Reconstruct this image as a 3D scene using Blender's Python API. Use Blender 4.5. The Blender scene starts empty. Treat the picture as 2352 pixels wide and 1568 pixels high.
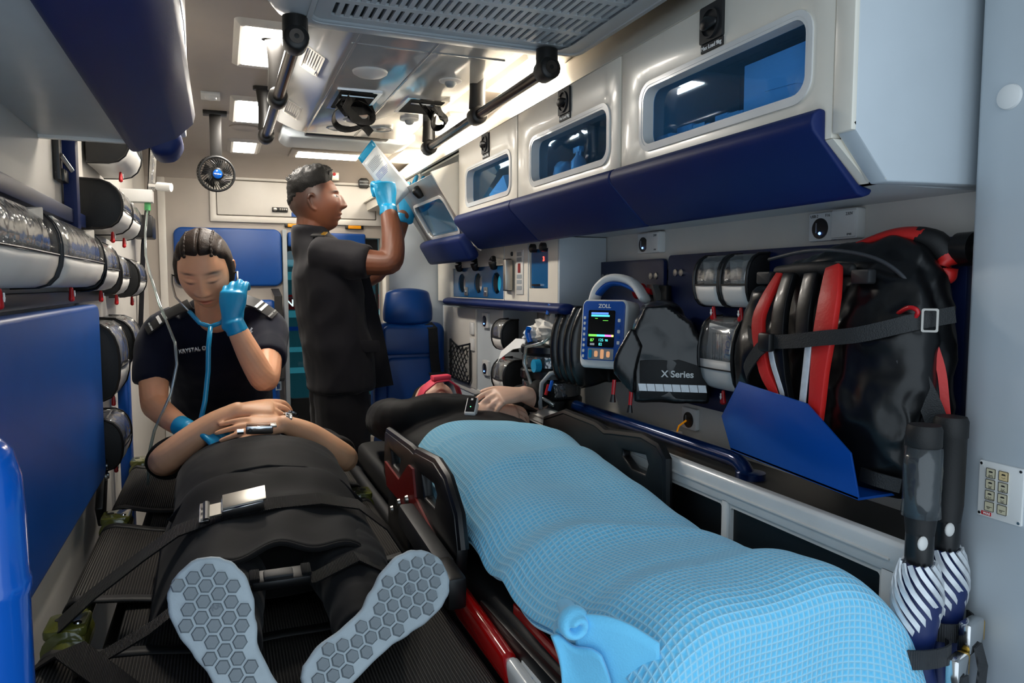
import bpy, bmesh, math, random
from mathutils import Vector, Matrix, noise
R_ = math.radians
PI = math.pi
random.seed(7)
scn = bpy.context.scene
col = scn.collection

# ------------------------------------------------------------------ camera, world, exposure
cd = bpy.data.cameras.new('camera'); cam = bpy.data.objects.new('camera', cd); col.objects.link(cam)
cd.lens = 36.0*1680/2352; cd.sensor_width = 36; cd.clip_start = .02; cd.clip_end = 60
cam.location = (0, 0, 1.22)
cam.rotation_euler = (R_(90-4.39), 0, R_(-21.7))
scn.camera = cam
w = bpy.data.worlds.new('outdoor_daylight'); scn.world = w; w.use_nodes = True
wb = w.node_tree.nodes['Background']
wb.inputs[0].default_value = (.75, .885, 1.0, 1); wb.inputs[1].default_value = 1.15
LAMP = 78.0
vs = scn.view_settings
vs.view_transform = 'Standard'; vs.look = 'None'; vs.gamma = 1; vs.use_curve_mapping = False; vs.exposure = 0.35

# ------------------------------------------------------------------ materials
def lin(c):
    if isinstance(c, str):
        c = c.lstrip('#'); c = [int(c[i:i+2], 16)/255 for i in (0, 2, 4)]
        return tuple(x/12.92 if x <= .04045 else ((x+.055)/1.055)**2.4 for x in c)
    return tuple(c)
MATS = {}
def mat(name, c, rough=.5, metal=0, var=.06, vscale=9, bump=0, bscale=200, coat=0, emit=None, estr=0, sheen=0, spec=.5, sub=0):
    m = bpy.data.materials.new(name); m.use_nodes = True; MATS[name] = m
    nt = m.node_tree; b = nt.nodes['Principled BSDF']; c = lin(c)
    b.inputs['Roughness'].default_value = rough; b.inputs['Metallic'].default_value = metal
    b.inputs['Coat Weight'].default_value = coat; b.inputs['Coat Roughness'].default_value = .08
    b.inputs['Sheen Weight'].default_value = sheen; b.inputs['Specular IOR Level'].default_value = spec
    if sub:
        b.inputs['Subsurface Weight'].default_value = sub; b.inputs['Subsurface Radius'].default_value = (.012, .005, .003)
        b.inputs['Subsurface Scale'].default_value = 1
    tc = nt.nodes.new('ShaderNodeTexCoord')
    n = nt.nodes.new('ShaderNodeTexNoise'); n.inputs['Scale'].default_value = vscale; n.inputs['Detail'].default_value = 4
    nt.links.new(tc.outputs['Object'], n.inputs['Vector'])
    r = nt.nodes.new('ShaderNodeValToRGB')
    r.color_ramp.elements[0].position = .3; r.color_ramp.elements[1].position = .7
    r.color_ramp.elements[0].color = (*[max(0, x*(1-var)) for x in c], 1)
    r.color_ramp.elements[1].color = (*[min(1, x*(1+var)) for x in c], 1)
    nt.links.new(n.outputs['Fac'], r.inputs[0]); nt.links.new(r.outputs[0], b.inputs['Base Color'])
    if bump:
        n2 = nt.nodes.new('ShaderNodeTexNoise'); n2.inputs['Scale'].default_value = bscale; n2.inputs['Detail'].default_value = 3
        nt.links.new(tc.outputs['Object'], n2.inputs['Vector'])
        bp = nt.nodes.new('ShaderNodeBump'); bp.inputs['Strength'].default_value = bump; bp.inputs['Distance'].default_value = .004
        nt.links.new(n2.outputs['Fac'], bp.inputs['Height']); nt.links.new(bp.outputs[0], b.inputs['Normal'])
    if emit is not None:
        b.inputs['Emission Color'].default_value = (*lin(emit), 1); b.inputs['Emission Strength'].default_value = estr
    return m
def ribbed(name, c, rough, axis, scale, strength=.6, c2=None):
    """woven fabric: fine ribs running across one object axis"""
    m = mat(name, c, rough, var=.15, vscale=30, spec=.2); nt = m.node_tree; b = nt.nodes['Principled BSDF']
    tc = nt.nodes.new('ShaderNodeTexCoord'); wv = nt.nodes.new('ShaderNodeTexWave')
    wv.bands_direction = axis; wv.inputs['Scale'].default_value = scale; wv.inputs['Distortion'].default_value = .4
    wv.inputs['Detail'].default_value = 1
    nt.links.new(tc.outputs['Object'], wv.inputs['Vector'])
    bp = nt.nodes.new('ShaderNodeBump'); bp.inputs['Strength'].default_value = strength; bp.inputs['Distance'].default_value = .002
    nt.links.new(wv.outputs['Fac'], bp.inputs['Height']); nt.links.new(bp.outputs[0], b.inputs['Normal'])
    if c2:
        mx = nt.nodes.new('ShaderNodeMix'); mx.data_type = 'RGBA'
        mx.inputs[6].default_value = (*lin(c), 1); mx.inputs[7].default_value = (*lin(c2), 1)
        nt.links.new(wv.outputs['Fac'], mx.inputs[0]); nt.links.new(mx.outputs[2], b.inputs['Base Color'])
    return m
def clear(name, tint, gloss=.12, rough=.05, haze=0.0, hazec=(.8, .85, .9), bump=0, bscale=40):
    m = bpy.data.materials.new(name); m.use_nodes = True; MATS[name] = m
    nt = m.node_tree; nt.nodes.remove(nt.nodes['Principled BSDF']); out = nt.nodes['Material Output']
    t = nt.nodes.new('ShaderNodeBsdfTransparent'); t.inputs[0].default_value = (*lin(tint), 1)
    g = nt.nodes.new('ShaderNodeBsdfGlossy'); g.inputs['Roughness'].default_value = rough
    d = nt.nodes.new('ShaderNodeBsdfDiffuse'); d.inputs[0].default_value = (*hazec, 1)
    lw = nt.nodes.new('ShaderNodeLayerWeight'); lw.inputs['Blend'].default_value = .5
    fr = nt.nodes.new('ShaderNodeMath'); fr.operation = 'POWER'; fr.inputs[1].default_value = 5; nt.links.new(lw.outputs['Facing'], fr.inputs[0])
    ad = nt.nodes.new('ShaderNodeMath'); ad.operation = 'MULTIPLY_ADD'; ad.inputs[1].default_value = .7; ad.inputs[2].default_value = gloss; ad.use_clamp = True
    nt.links.new(fr.outputs[0], ad.inputs[0])
    m1 = nt.nodes.new('ShaderNodeMixShader'); m1.inputs[0].default_value = haze
    nt.links.new(t.outputs[0], m1.inputs[1]); nt.links.new(d.outputs[0], m1.inputs[2])
    m2 = nt.nodes.new('ShaderNodeMixShader')
    nt.links.new(ad.outputs[0], m2.inputs[0]); nt.links.new(m1.outputs[0], m2.inputs[1]); nt.links.new(g.outputs[0], m2.inputs[2])
    nt.links.new(m2.outputs[0], out.inputs[0])
    if bump:
        tc = nt.nodes.new('ShaderNodeTexCoord'); n2 = nt.nodes.new('ShaderNodeTexNoise'); n2.inputs['Scale'].default_value = bscale
        nt.links.new(tc.outputs['Object'], n2.inputs['Vector'])
        bp = nt.nodes.new('ShaderNodeBump'); bp.inputs['Strength'].default_value = bump; bp.inputs['Distance'].default_value = .02
        nt.links.new(n2.outputs['Fac'], bp.inputs['Height']); nt.links.new(bp.outputs[0], g.inputs['Normal'])
    return m

mat('shell_white', '#cdc9c2', .38, var=.03)
mat('ceiling_white', '#aba299', .45, var=.03)
mat('cabinet_white', '#e2dccf', .28, var=.03, coat=.15)
mat('pillar_white', '#bcc4ca', .4, var=.03)
mat('grey_under', '#b9bec2', .35, var=.04)
mat('steel_panel', '#9c9893', .3, metal=.6, var=.05)
mat('navy_vinyl', '#081f56', .5, var=.06, bump=.08, bscale=700, spec=.3)
mat('navy_plate', '#0b1c46', .38, var=.06)
mat('blue_vinyl', '#06438c', .36, var=.06, bump=.08, bscale=700)
mat('blue_paint', '#07479c', .25, metal=.25, var=.08, vscale=3)
mat('blue_gloss', '#0a5abd', .18, coat=.6, var=.05)
mat('rail_blue', '#0c2c63', .15, metal=.3, coat=.6)
mat('black_plastic', '#0d0d0e', .38, var=.1)
mat('black_soft', '#0a0a0b', .6, var=.15, bump=.1, bscale=500)
mat('black_gloss', '#08090a', .28, var=.1, coat=.15, bump=.3, bscale=22)
mat('pack_vinyl', '#08090b', .32, var=.12, coat=.1, bump=.3, bscale=18, spec=.4)
mat('strap_grey', '#17191b', .55, var=.1, bump=.3, bscale=500)
mat('niche_blue', '#0d5488', .25, coat=.3)
mat('charcoal', '#1a1b1d', .55, var=.1)
mat('hollow_shade', '#050608', .8)  # near-black colour standing in for the shade inside hollows
mat('chrome', '#d8d8d8', .14, metal=1)
mat('bronze_tube', '#6a625c', .2, metal=.9)
mat('dark_bracket', '#1c1a18', .4)
mat('brushed', '#b9b5ad', .38, metal=1, var=.04)
mat('red_plastic', '#b5141b', .3, var=.06)
mat('red_fabric', '#c0201c', .45, var=.1, bump=.15, bscale=120)
mat('red_dark', '#7c100c', .35, var=.08)
mat('red_paint', '#b0100f', .15, coat=.6)
mat('white_paint', '#d8d8d6', .25, coat=.3)
mat('white_plastic', '#dcdcda', .35, var=.03)
mat('label_white', '#d2d0cc', .45, var=.05)
mat('grey_plastic', '#8f969b', .4)
mat('ac_grey', '#c0c6ca', .32, var=.04)
mat('olive', '#5c5f2b', .16, coat=.7, var=.1)
mat('amber', '#d08a10', .25, emit='#e08a10', estr=.25)
mat('lamp', '#ffffff', .5, emit=(1, .93, .83), estr=LAMP)
mat('lamp_soft', '#ffffff', .5, emit=(1, .92, .80), estr=LAMP*.60)
mat('lamp_dim', '#ffffff', .5, emit=(1, .92, .80), estr=LAMP*.20)
mat('lamp_small', '#ffffff', .5, emit=(1, .92, .8), estr=6)
mat('led_blue', '#2030ff', .4, emit=(.1, .25, 1), estr=6)
mat('led_red', '#ff2020', .4, emit=(1, .05, .03), estr=4)
mat('led_green', '#20ff40', .4, emit=(.1, 1, .3), estr=3)
mat('floor_vinyl', '#3c3d40', .6, var=.25, vscale=160)
mat('worktop', '#3a3733', .42, metal=.2, var=.2, vscale=4)
mat('reflective', '#d4d8dc', .35, metal=.3, var=.12, vscale=60)
mat('sole', '#a9b4ba', .55, var=.06, vscale=40, bump=.1, bscale=300)
mat('sole_lug', '#7b8388', .6, var=.08, vscale=40)
mat('bulkhead_grey', '#aaa299', .4, var=.03)
mat('shirt_navy', '#0b0f22', .7, var=.15, sheen=.1, bump=.12, bscale=900, spec=.15)
mat('patient_dark', '#141313', .75, var=.14, sheen=.05, bump=.1, bscale=900, spec=.15)
mat('shirt_charcoal', '#1d1c20', .75, var=.12, sheen=.06, bump=.1, bscale=900, spec=.15)
mat('trouser_charcoal', '#1a191c', .75, var=.14, sheen=.06, bump=.1, bscale=900, spec=.15)
mat('trouser_black', '#131315', .75, var=.15, sheen=.05, bump=.1, bscale=900, spec=.15)
mat('sleeve_black', '#0b0b0c', .65, var=.15, sheen=.04, bump=.12, bscale=500, spec=.15)
mat('glove', '#1193c4', .38, var=.08, bump=.12, bscale=90)
mat('teal_tube', '#0f8fbd', .3, coat=.3)
mat('paper', '#dedede', .6, var=.05, bump=.1, bscale=60)
mat('paper_crumple', '#d8d4cc', .6, var=.1, vscale=40, bump=.6, bscale=40)
mat('film_white', '#dfe4e6', .25, var=.06, vscale=25, bump=.15, bscale=50)
mat('pink_cloth', '#d83a55', .6, var=.1)
mat('hair_black', '#0b0908', .62, var=.4, vscale=60, bump=.35, bscale=300, spec=.25)
mat('nut_green', '#3f9a5a', .35)
mat('hair_brown', '#26180f', .55, var=.4, vscale=50, bump=.35, bscale=240, spec=.3)
mat('ink', '#15171b', .6)
mat('ink_grey', '#6a737c', .6)
mat('ink_white', '#e8e8e6', .5)
mat('navy_cloth', '#0c2156', .5, var=.12, bump=.2, bscale=60)
mat('screen', '#0a0a0c', .15)
mat('monitor_blue', '#0c4fa6', .35)
mat('cyan_gel', '#2fb4e0', .3)
mat('wood_panel', '#a89d90', .5, var=.12, vscale=6)
mat('teal_light', '#2a6570', .4, emit=(.10, .42, .48), estr=.9)
mat('teal_dark', '#123f47', .5, emit=(.03, .14, .16), estr=.5)
mat('gold', '#c9a03a', .3, metal=.8)
mat('lip_strip', '#303338', .5)
ribbed('web_black', '#0f0f10', .6, 'X', 140, .7)
ribbed('web_grey', '#3a3c3f', .6, 'X', 140, .7)
ribbed('canvas', '#232221', .62, 'X', 60, .9, '#4a4743')
ribbed('belt_grey', '#2a2a2b', .6, 'Z', 120, .5)
clear('blue_pane', '#c2e6ff', .03, .03)
clear('cab_glass', '#9fb4b8', .06, .04)
clear('clear_vinyl', '#eef0f2', .16, .10, haze=.10, hazec=(.75,.72,.68), bump=.35, bscale=16)
clear('clear_film', '#e6eef2', .07, .15, haze=.03, bump=.15, bscale=40)
clear('clear_tube', '#cfe0dc', .25, .08, haze=.15)
clear('smoke_vinyl', '#8c9299', .2, .08, haze=.06, bump=.4, bscale=25)

# ------------------------------------------------------------------ mesh helpers
TMP = bpy.data.scenes.new('workshop')      # empty bench on which single meshes are finished; removed at the end
def tmpdg():
    with bpy.context.temp_override(scene=TMP, view_layer=TMP.view_layers[0]):
        d = bpy.context.evaluated_depsgraph_get(); d.update(); return d
def V(*a): return Vector(a if len(a) > 1 else a[0])
class MB:
    def __init__(s): s.v = []; s.f = []
    def add(s, vs, fs):
        o = len(s.v); s.v += [Vector(x) for x in vs]; s.f += [[i+o for i in f] for f in fs]; return s
    def box(s, lo, hi):
        x0, y0, z0 = lo; x1, y1, z1 = hi
        return s.add([(x0,y0,z0),(x1,y0,z0),(x1,y1,z0),(x0,y1,z0),(x0,y0,z1),(x1,y0,z1),(x1,y1,z1),(x0,y1,z1)],
                     [(0,3,2,1),(4,5,6,7),(0,1,5,4),(1,2,6,5),(2,3,7,6),(3,0,4,7)])
    def obox(s, c, ax, ay, az, hx, hy, hz):
        c = Vector(c); ax, ay, az = [Vector(a).normalized() for a in (ax, ay, az)]
        vs = [c+ax*hx*i+ay*hy*j+az*hz*k for k in (-1, 1) for (i, j) in ((-1,-1),(1,-1),(1,1),(-1,1))]
        return s.add(vs, [(0,3,2,1),(4,5,6,7),(0,1,5,4),(1,2,6,5),(2,3,7,6),(3,0,4,7)])
    def prism(s, poly, fn, a, b):
        """extrude a 2-D polygon: fn(u,v,w) -> point, w from a to b"""
        n = len(poly); vs = [fn(u, v, a) for u, v in poly]+[fn(u, v, b) for u, v in poly]
        fs = [tuple(range(n))[::-1], tuple(range(n, 2*n))]+[(i, (i+1) % n, n+(i+1) % n, n+i) for i in range(n)]
        return s.add(vs, fs)
    def ring(s, outer, inner, fn, a, b):
        """flat plate with a hole; loops of the same length"""
        n = len(outer); vs = []
        for w in (a, b): vs += [fn(u, v, w) for u, v in outer]+[fn(u, v, w) for u, v in inner]
        fs = []
        for i in range(n):
            j = (i+1) % n
            fs += [(i, n+i, n+j, j), (2*n+i, 2*n+j, 3*n+j, 3*n+i), (i, j, 2*n+j, 2*n+i), (n+i, 3*n+i, 3*n+j, n+j)]
        return s.add(vs, fs)
    def tube(s, pts, r, n=12, closed=False, caps=True):
        pts = [Vector(p) for p in pts]; m = len(pts)
        rr = r if isinstance(r, (list, tuple)) else [r]*m
        tang = []
        for i in range(m):
            a = pts[i-1] if i > 0 or closed else pts[i]; b = pts[(i+1) % m] if i < m-1 or closed else pts[i]
            tang.append((b-a).normalized())
        ref = Vector((0, 0, 1)) if abs(tang[0].z) < .9 else Vector((1, 0, 0))
        u = tang[0].cross(ref).normalized(); vs = []
        for i in range(m):
            u = (u-tang[i]*u.dot(tang[i])).normalized(); v = tang[i].cross(u)
            vs += [pts[i]+(u*math.cos(2*PI*k/n)+v*math.sin(2*PI*k/n))*rr[i] for k in range(n)]
        fs = []
        for i in range(m if closed else m-1):
            a, b = i*n, ((i+1) % m)*n
            fs += [(a+k, a+(k+1) % n, b+(k+1) % n, b+k) for k in range(n)]
        if caps and not closed: fs += [tuple(range(n))[::-1], tuple(range((m-1)*n, m*n))]
        return s.add(vs, fs)
    def cyl(s, a, b, r, r2=None, n=20): return s.tube([a, b], [r, r if r2 is None else r2], n)
    def lathe(s, prof, c, axis=(0, 0, 1), n=24):
        """profile [(radius, height)] turned round axis at c"""
        ax = Vector(axis).normalized(); u = ax.orthogonal().normalized(); v = ax.cross(u); c = Vector(c); vs = []
        for r, h in prof: vs += [c+ax*h+(u*math.cos(2*PI*k/n)+v*math.sin(2*PI*k/n))*r for k in range(n)]
        fs = []
        for i in range(len(prof)-1): fs += [(i*n+k, i*n+(k+1) % n, (i+1)*n+(k+1) % n, (i+1)*n+k) for k in range(n)]
        fs += [tuple(range(n))[::-1], tuple(range((len(prof)-1)*n, len(prof)*n))]
        return s.add(vs, fs)
    def ball(s, c, r, n=16, m=10):
        c = Vector(c); r = (r, r, r) if not hasattr(r, '__len__') else r; vs = [c+Vector((0, 0, -r[2]))]; fs = []
        for i in range(1, m):
            p = -PI/2+PI*i/m
            vs += [c+Vector((r[0]*math.cos(p)*math.cos(2*PI*k/n), r[1]*math.cos(p)*math.sin(2*PI*k/n), r[2]*math.sin(p))) for k in range(n)]
        vs.append(c+Vector((0, 0, r[2]))); L = len(vs)-1
        fs += [(0, 1+(k+1) % n, 1+k) for k in range(n)]
        for i in range(m-2): fs += [(1+i*n+k, 1+i*n+(k+1) % n, 1+(i+1)*n+(k+1) % n, 1+(i+1)*n+k) for k in range(n)]
        fs += [(L, 1+(m-2)*n+k, 1+(m-2)*n+(k+1) % n) for k in range(n)]
        return s.add(vs, fs)
    def ribbon(s, pts, wdir, width, thick):
        """flat strap with a rectangular section; wdir one vector or one for each point"""
        pts = [Vector(p) for p in pts]; m = len(pts); vs = []
        wd = [Vector(x) for x in wdir] if hasattr(wdir[0], '__len__') else [Vector(wdir)]*m
        for i in range(m):
            t = (pts[min(i+1, m-1)]-pts[max(i-1, 0)]).normalized(); wv = (wd[i]-t*wd[i].dot(t)).normalized(); nn = t.cross(wv)
            wi = width[i] if hasattr(width, '__len__') else width
            for a, b in ((-1, -1), (1, -1), (1, 1), (-1, 1)): vs.append(pts[i]+wv*a*wi/2+nn*b*thick/2)
        fs = [(3, 2, 1, 0), tuple(range(4*m-4, 4*m))]
        for i in range(m-1): fs += [(4*i+k, 4*i+(k+1) % 4, 4*i+4+(k+1) % 4, 4*i+4+k) for k in range(4)]
        return s.add(vs, fs)
    def sheet(s, nu, nv, fn, thick=0):
        vs = [Vector(fn(i/(nu-1), j/(nv-1))) for j in range(nv) for i in range(nu)]
        fs = [(j*nu+i, j*nu+i+1, (j+1)*nu+i+1, (j+1)*nu+i) for j in range(nv-1) for i in range(nu-1)]
        return s.add(vs, fs)
    def loft(s, path, up=(0, 0, 1), n=18, sub=4, cap=1.0):
        """closed limb: path of (centre, half width, half depth), smoothly interpolated, rounded ends"""
        P = [(Vector(p[0]), p[1], p[2] if len(p) > 2 else p[1]) for p in path]; Q = []
        m = len(P)
        for i in range(m-1):
            p0, p1, p2, p3 = P[max(i-1, 0)], P[i], P[i+1], P[min(i+2, m-1)]
            for k in range(sub):
                t = k/sub; t2 = t*t; t3 = t2*t
                f = lambda a, b, c, d: (b*2+(c-a)*t+(a*2-b*5+c*4-d)*t2+(b*3-a-c*3+d)*t3)*.5
                Q.append((f(p0[0], p1[0], p2[0], p3[0]), max(.001, f(p0[1], p1[1], p2[1], p3[1])), max(.001, f(p0[2], p1[2], p2[2], p3[2]))))
        Q.append(P[-1])
        t0 = (Q[1][0]-Q[0][0]).normalized(); t1 = (Q[-1][0]-Q[-2][0]).normalized()
        h0 = min(Q[0][1], Q[0][2])*cap; h1 = min(Q[-1][1], Q[-1][2])*cap
        A = [(Q[0][0]-t0*h0*math.sin(a), Q[0][1]*math.cos(a), Q[0][2]*math.cos(a), t0) for a in (1.45, 1.1, .7, .35)]
        B = [(Q[-1][0]+t1*h1*math.sin(a), Q[-1][1]*math.cos(a), Q[-1][2]*math.cos(a), t1) for a in (.35, .7, 1.1, 1.45)]
        C = [(q[0], q[1], q[2], (Q[min(i+1, len(Q)-1)][0]-Q[max(i-1, 0)][0]).normalized()) for i, q in enumerate(Q)]
        A = A+C+B; vs = []; up = Vector(up)
        for c, a, b, t in A:
            sd = t.cross(up)
            if sd.length < .05: sd = t.cross(Vector((.1, 1, .05)))
            sd.normalize(); nn = sd.cross(t)
            vs += [c+sd*a*math.cos(2*PI*k/n)+nn*b*math.sin(2*PI*k/n) for k in range(n)]
        L = len(A); fs = [tuple(range(n))[::-1], tuple(range((L-1)*n, L*n))]
        for i in range(L-1): fs += [(i*n+k, i*n+(k+1) % n, (i+1)*n+(k+1) % n, (i+1)*n+k) for k in range(n)]
        return s.add(vs, fs)
    def plate(s, outer, holes, fn, a, b):
        """flat plate of any outline with any holes"""
        bm = bmesh.new(); es = []
        for lp in [outer]+list(holes):
            vv = [bm.verts.new((u, v, 0)) for u, v in lp]; es += [bm.edges.new((vv[i], vv[(i+1) % len(vv)])) for i in range(len(vv))]
        bmesh.ops.triangle_fill(bm, use_beauty=True, use_dissolve=False, edges=es, normal=(0, 0, 1)); bm.verts.index_update()
        vs = [v.co.copy() for v in bm.verts]; fs = [[v.index for v in f.verts] for f in bm.faces]; n = len(vs); bm.free()
        wl = []; o = 0
        for lp in [outer]+list(holes):
            m = len(lp); wl += [(o+i, o+(i+1) % m, n+o+(i+1) % m, n+o+i) for i in range(m)]; o += m
        return s.add([fn(v.x, v.y, a) for v in vs]+[fn(v.x, v.y, b) for v in vs], fs+[[n+i for i in f[::-1]] for f in fs]+wl)
    def merge(s, o, M=None): return s.add([M @ v if M else v for v in o.v], o.f)
    def build(s, name, m, parent=None, smooth=False, bevel=0, seg=2, solid=0, subd=0, remesh=0, rsm=2, uv=None):
        me = bpy.data.meshes.new(name); me.from_pydata([tuple(v) for v in s.v], [], s.f); me.update()
        bm = bmesh.new(); bm.from_mesh(me); bmesh.ops.recalc_face_normals(bm, faces=bm.faces); bm.to_mesh(me); bm.free()
        o = bpy.data.objects.new(name, me)
        mods = False
        if remesh:
            md = o.modifiers.new('r', 'REMESH'); md.mode = 'VOXEL'; md.voxel_size = remesh; md.use_smooth_shade = True
            if rsm:
                md = o.modifiers.new('s', 'SMOOTH'); md.factor = .5; md.iterations = rsm
            mods = True
        if solid:
            md = o.modifiers.new('t', 'SOLIDIFY'); md.thickness = solid; md.offset = 0; mods = True
        if bevel:
            md = o.modifiers.new('b', 'BEVEL'); md.width = bevel; md.segments = seg; md.limit_method = 'ANGLE'; md.angle_limit = R_(35); mods = True
        if subd:
            md = o.modifiers.new('d', 'SUBSURF'); md.levels = subd; md.render_levels = subd; mods = True
        if mods:
            TMP.collection.objects.link(o); dg = tmpdg()
            me2 = bpy.data.meshes.new_from_object(o.evaluated_get(dg)); o.modifiers.clear(); TMP.collection.objects.unlink(o)
            o.data = me2; bpy.data.meshes.remove(me); me = me2; me.name = name
        col.objects.link(o)
        xs = [v.co for v in me.vertices]
        lo = [min(v[i] for v in xs) for i in range(3)]; hi = [max(v[i] for v in xs) for i in range(3)]
        c = Vector(((lo[0]+hi[0])/2, (lo[1]+hi[1])/2, lo[2]))
        me.transform(Matrix.Translation(-c)); o.location = c
        if parent:
            o.parent = parent; o.location = c-wloc(parent)
        if smooth or remesh or subd: me.polygons.foreach_set('use_smooth', [True]*len(me.polygons))
        elif bevel or smooth is None:
            me.polygons.foreach_set('use_smooth', [True]*len(me.polygons)); me.set_sharp_from_angle(angle=R_(40))
        me.materials.clear(); me.materials.append(MATS[m] if isinstance(m, str) else m)
        return o
def wloc(o):
    p = Vector(o.location)
    while o.parent: o = o.parent; p += Vector(o.location)
    return p
def tag(o, label, cat, group=None, kind=None):
    o['label'] = label; o['category'] = cat
    if group: o['group'] = group
    if kind: o['kind'] = kind
    return o
def thing(name, label, cat, loc, group=None):
    o = bpy.data.objects.new(name, None); col.objects.link(o); o.location = loc; o.empty_display_size = .05
    return tag(o, label, cat, group)
def struct(o): o['kind'] = 'structure'; return o
def clone(o, loc, parent=None, name=None):
    c = o.copy(); col.objects.link(c); c.parent = parent
    c.location = Vector(loc)-(wloc(parent) if parent else Vector()); return c
def shift(o, d, parent=None):
    """copy of a part moved by d in the world"""
    return clone(o, wloc(o)+Vector(d), parent or o.parent)
def box(name, lo, hi, m, parent=None, bevel=.002, seg=2): return MB().box(lo, hi).build(name, m, parent, bevel=bevel, seg=seg)
def text(name, s, size, org, xd, yd, m, parent, depth=.0006, align='LEFT', bold=0):
    cu = bpy.data.curves.new(name, 'FONT'); cu.body = s; cu.size = size; cu.extrude = depth; cu.align_x = align; cu.offset = bold
    o = bpy.data.objects.new(name, cu); TMP.collection.objects.link(o)
    dg = tmpdg(); me = bpy.data.meshes.new_from_object(o.evaluated_get(dg))
    bpy.data.objects.remove(o); bpy.data.curves.remove(cu)
    xd = Vector(xd).normalized(); yd = Vector(yd); yd = (yd-xd*yd.dot(xd)).normalized(); zd = xd.cross(yd); org = Vector(org)
    b = MB(); b.v = [org+xd*v.co.x+yd*v.co.y+zd*v.co.z for v in me.vertices]; b.f = [list(p.vertices) for p in me.polygons]
    bpy.data.meshes.remove(me)
    return b.build(name, m, parent)
def rrect(u0, v0, u1, v1, r, k=6):
    p = []
    for cx, cy, a in ((u1-r, v1-r, 0), (u0+r, v1-r, 90), (u0+r, v0+r, 180), (u1-r, v0+r, 270)):
        p += [(cx+r*math.cos(R_(a+90*i/k)), cy+r*math.sin(R_(a+90*i/k))) for i in range(k+1)]
    return p
def rect_for(inner, u0, v0, u1, v1):
    """points on a rectangle in the directions of an inner loop; the four corners are hit by the loop's corner midpoints"""
    cu = sum(p[0] for p in inner)/len(inner); cv = sum(p[1] for p in inner)/len(inner); out = []; n = len(inner); q = n//4
    C = [(u1, v1), (u0, v1), (u0, v0), (u1, v0)]
    for i, (u, v) in enumerate(inner):
        c = C[i//q]; k = i % q; h = (q-1)/2
        if k == int(h): out.append(c)
        elif (k < h) == (i//q % 2 == 0): out.append((c[0], min(max(v, v0), v1)))
        else: out.append((min(max(u, u0), u1), c[1]))
    return out
fX = lambda u, v, w: (w, u, v)      # plate in a plane x = w   (u = y, v = z)
fY = lambda u, v, w: (u, w, v)      # plate in a plane y = w   (u = x, v = z)
fZ = lambda u, v, w: (u, v, w)      # plate in a plane z = w
# ================================================================== the room shell
ZC = 1.92
struct(box('floor', (-.5, -.1, -.04), (1.3, 5.9, 0), 'floor_vinyl', bevel=0))
struct(box('ceiling', (-.5, .35, ZC), (1.3, 4.5, ZC+.03), 'ceiling_white', bevel=0))
struct(box('wall_left', (-.42, .35, 0), (-.36, 4.5, ZC), 'shell_white', bevel=0))
struct(box('wall_right', (1.10, .6, 0), (1.16, 4.5, ZC), 'shell_white', bevel=0))
# rear pillar by the back doors (bluish white, full height)
b = MB().prism([(1.005, .12), (1.0, .70), (1.015, .745), (1.06, .765), (1.16, .765), (1.16, .12)], lambda u, v, w: (u, v, w), 0, ZC)
pil = struct(b.build('wall_rear_pillar', 'pillar_white', bevel=.006, seg=3))
b = MB().lathe([(.017, 0), (.016, .004), (.009, .007)], (1.0, .691, 1.474), (-1, 0, 0)); b.build('screw_cap', 'white_plastic', pil, smooth=None)
# front bulkhead with the opening to the cab
bw = struct(MB().box((-.36, 4.4, 0), (.345, 4.46, ZC)).box((.345, 4.4, 1.5), (1.10, 4.46, ZC)).box((.90, 4.4, 0), (1.10, 4.46, 1.5)).box((.345, 4.4, 0), (.90, 4.46, .3)).build('wall_bulkhead', 'bulkhead_grey'))
struct(MB().prism([(4.4, 1.80), (4.36, 1.86), (4.27, 1.905), (4.15, ZC), (4.4, ZC)], lambda u, v, w: (w, u, v), -.36, 1.10).build('trim_1', 'ceiling_white', smooth=None))
struct(MB().box((.335, 4.36, .1), (.36, 4.402, 1.535)).build('trim_2', 'grey_plastic', bevel=.004))
struct(MB().box((-.30, 4.385, .3), (-.262, 4.402, 1.80)).build('trim_3', 'shell_white', bevel=.003))
# partition beside the attendant seat
struct(box('wall_partition', (.70, 3.30, 0), (1.10, 3.35, 1.66), 'pillar_white', bevel=.004))
struct(box('trim_4', (.694, 3.285, 0), (.712, 3.36, 1.66), 'cabinet_white', bevel=.003))
# sloped cornice between cupboards and ceiling, right side
struct(MB().prism([(.80, 1.705), (.81, 1.703), (1.06, ZC), (1.03, ZC)], lambda u, v, w: (u, w, v), .6, 4.4).build('trim_5', 'cabinet_white'))
struct(MB().prism([(1.03, ZC), (1.10, ZC), (1.10, 1.66), (.82, 1.66), (.815, 1.703)], lambda u, v, w: (u, w, v), 3.12, 4.4).build('trim_6', 'cabinet_white'))

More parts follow.
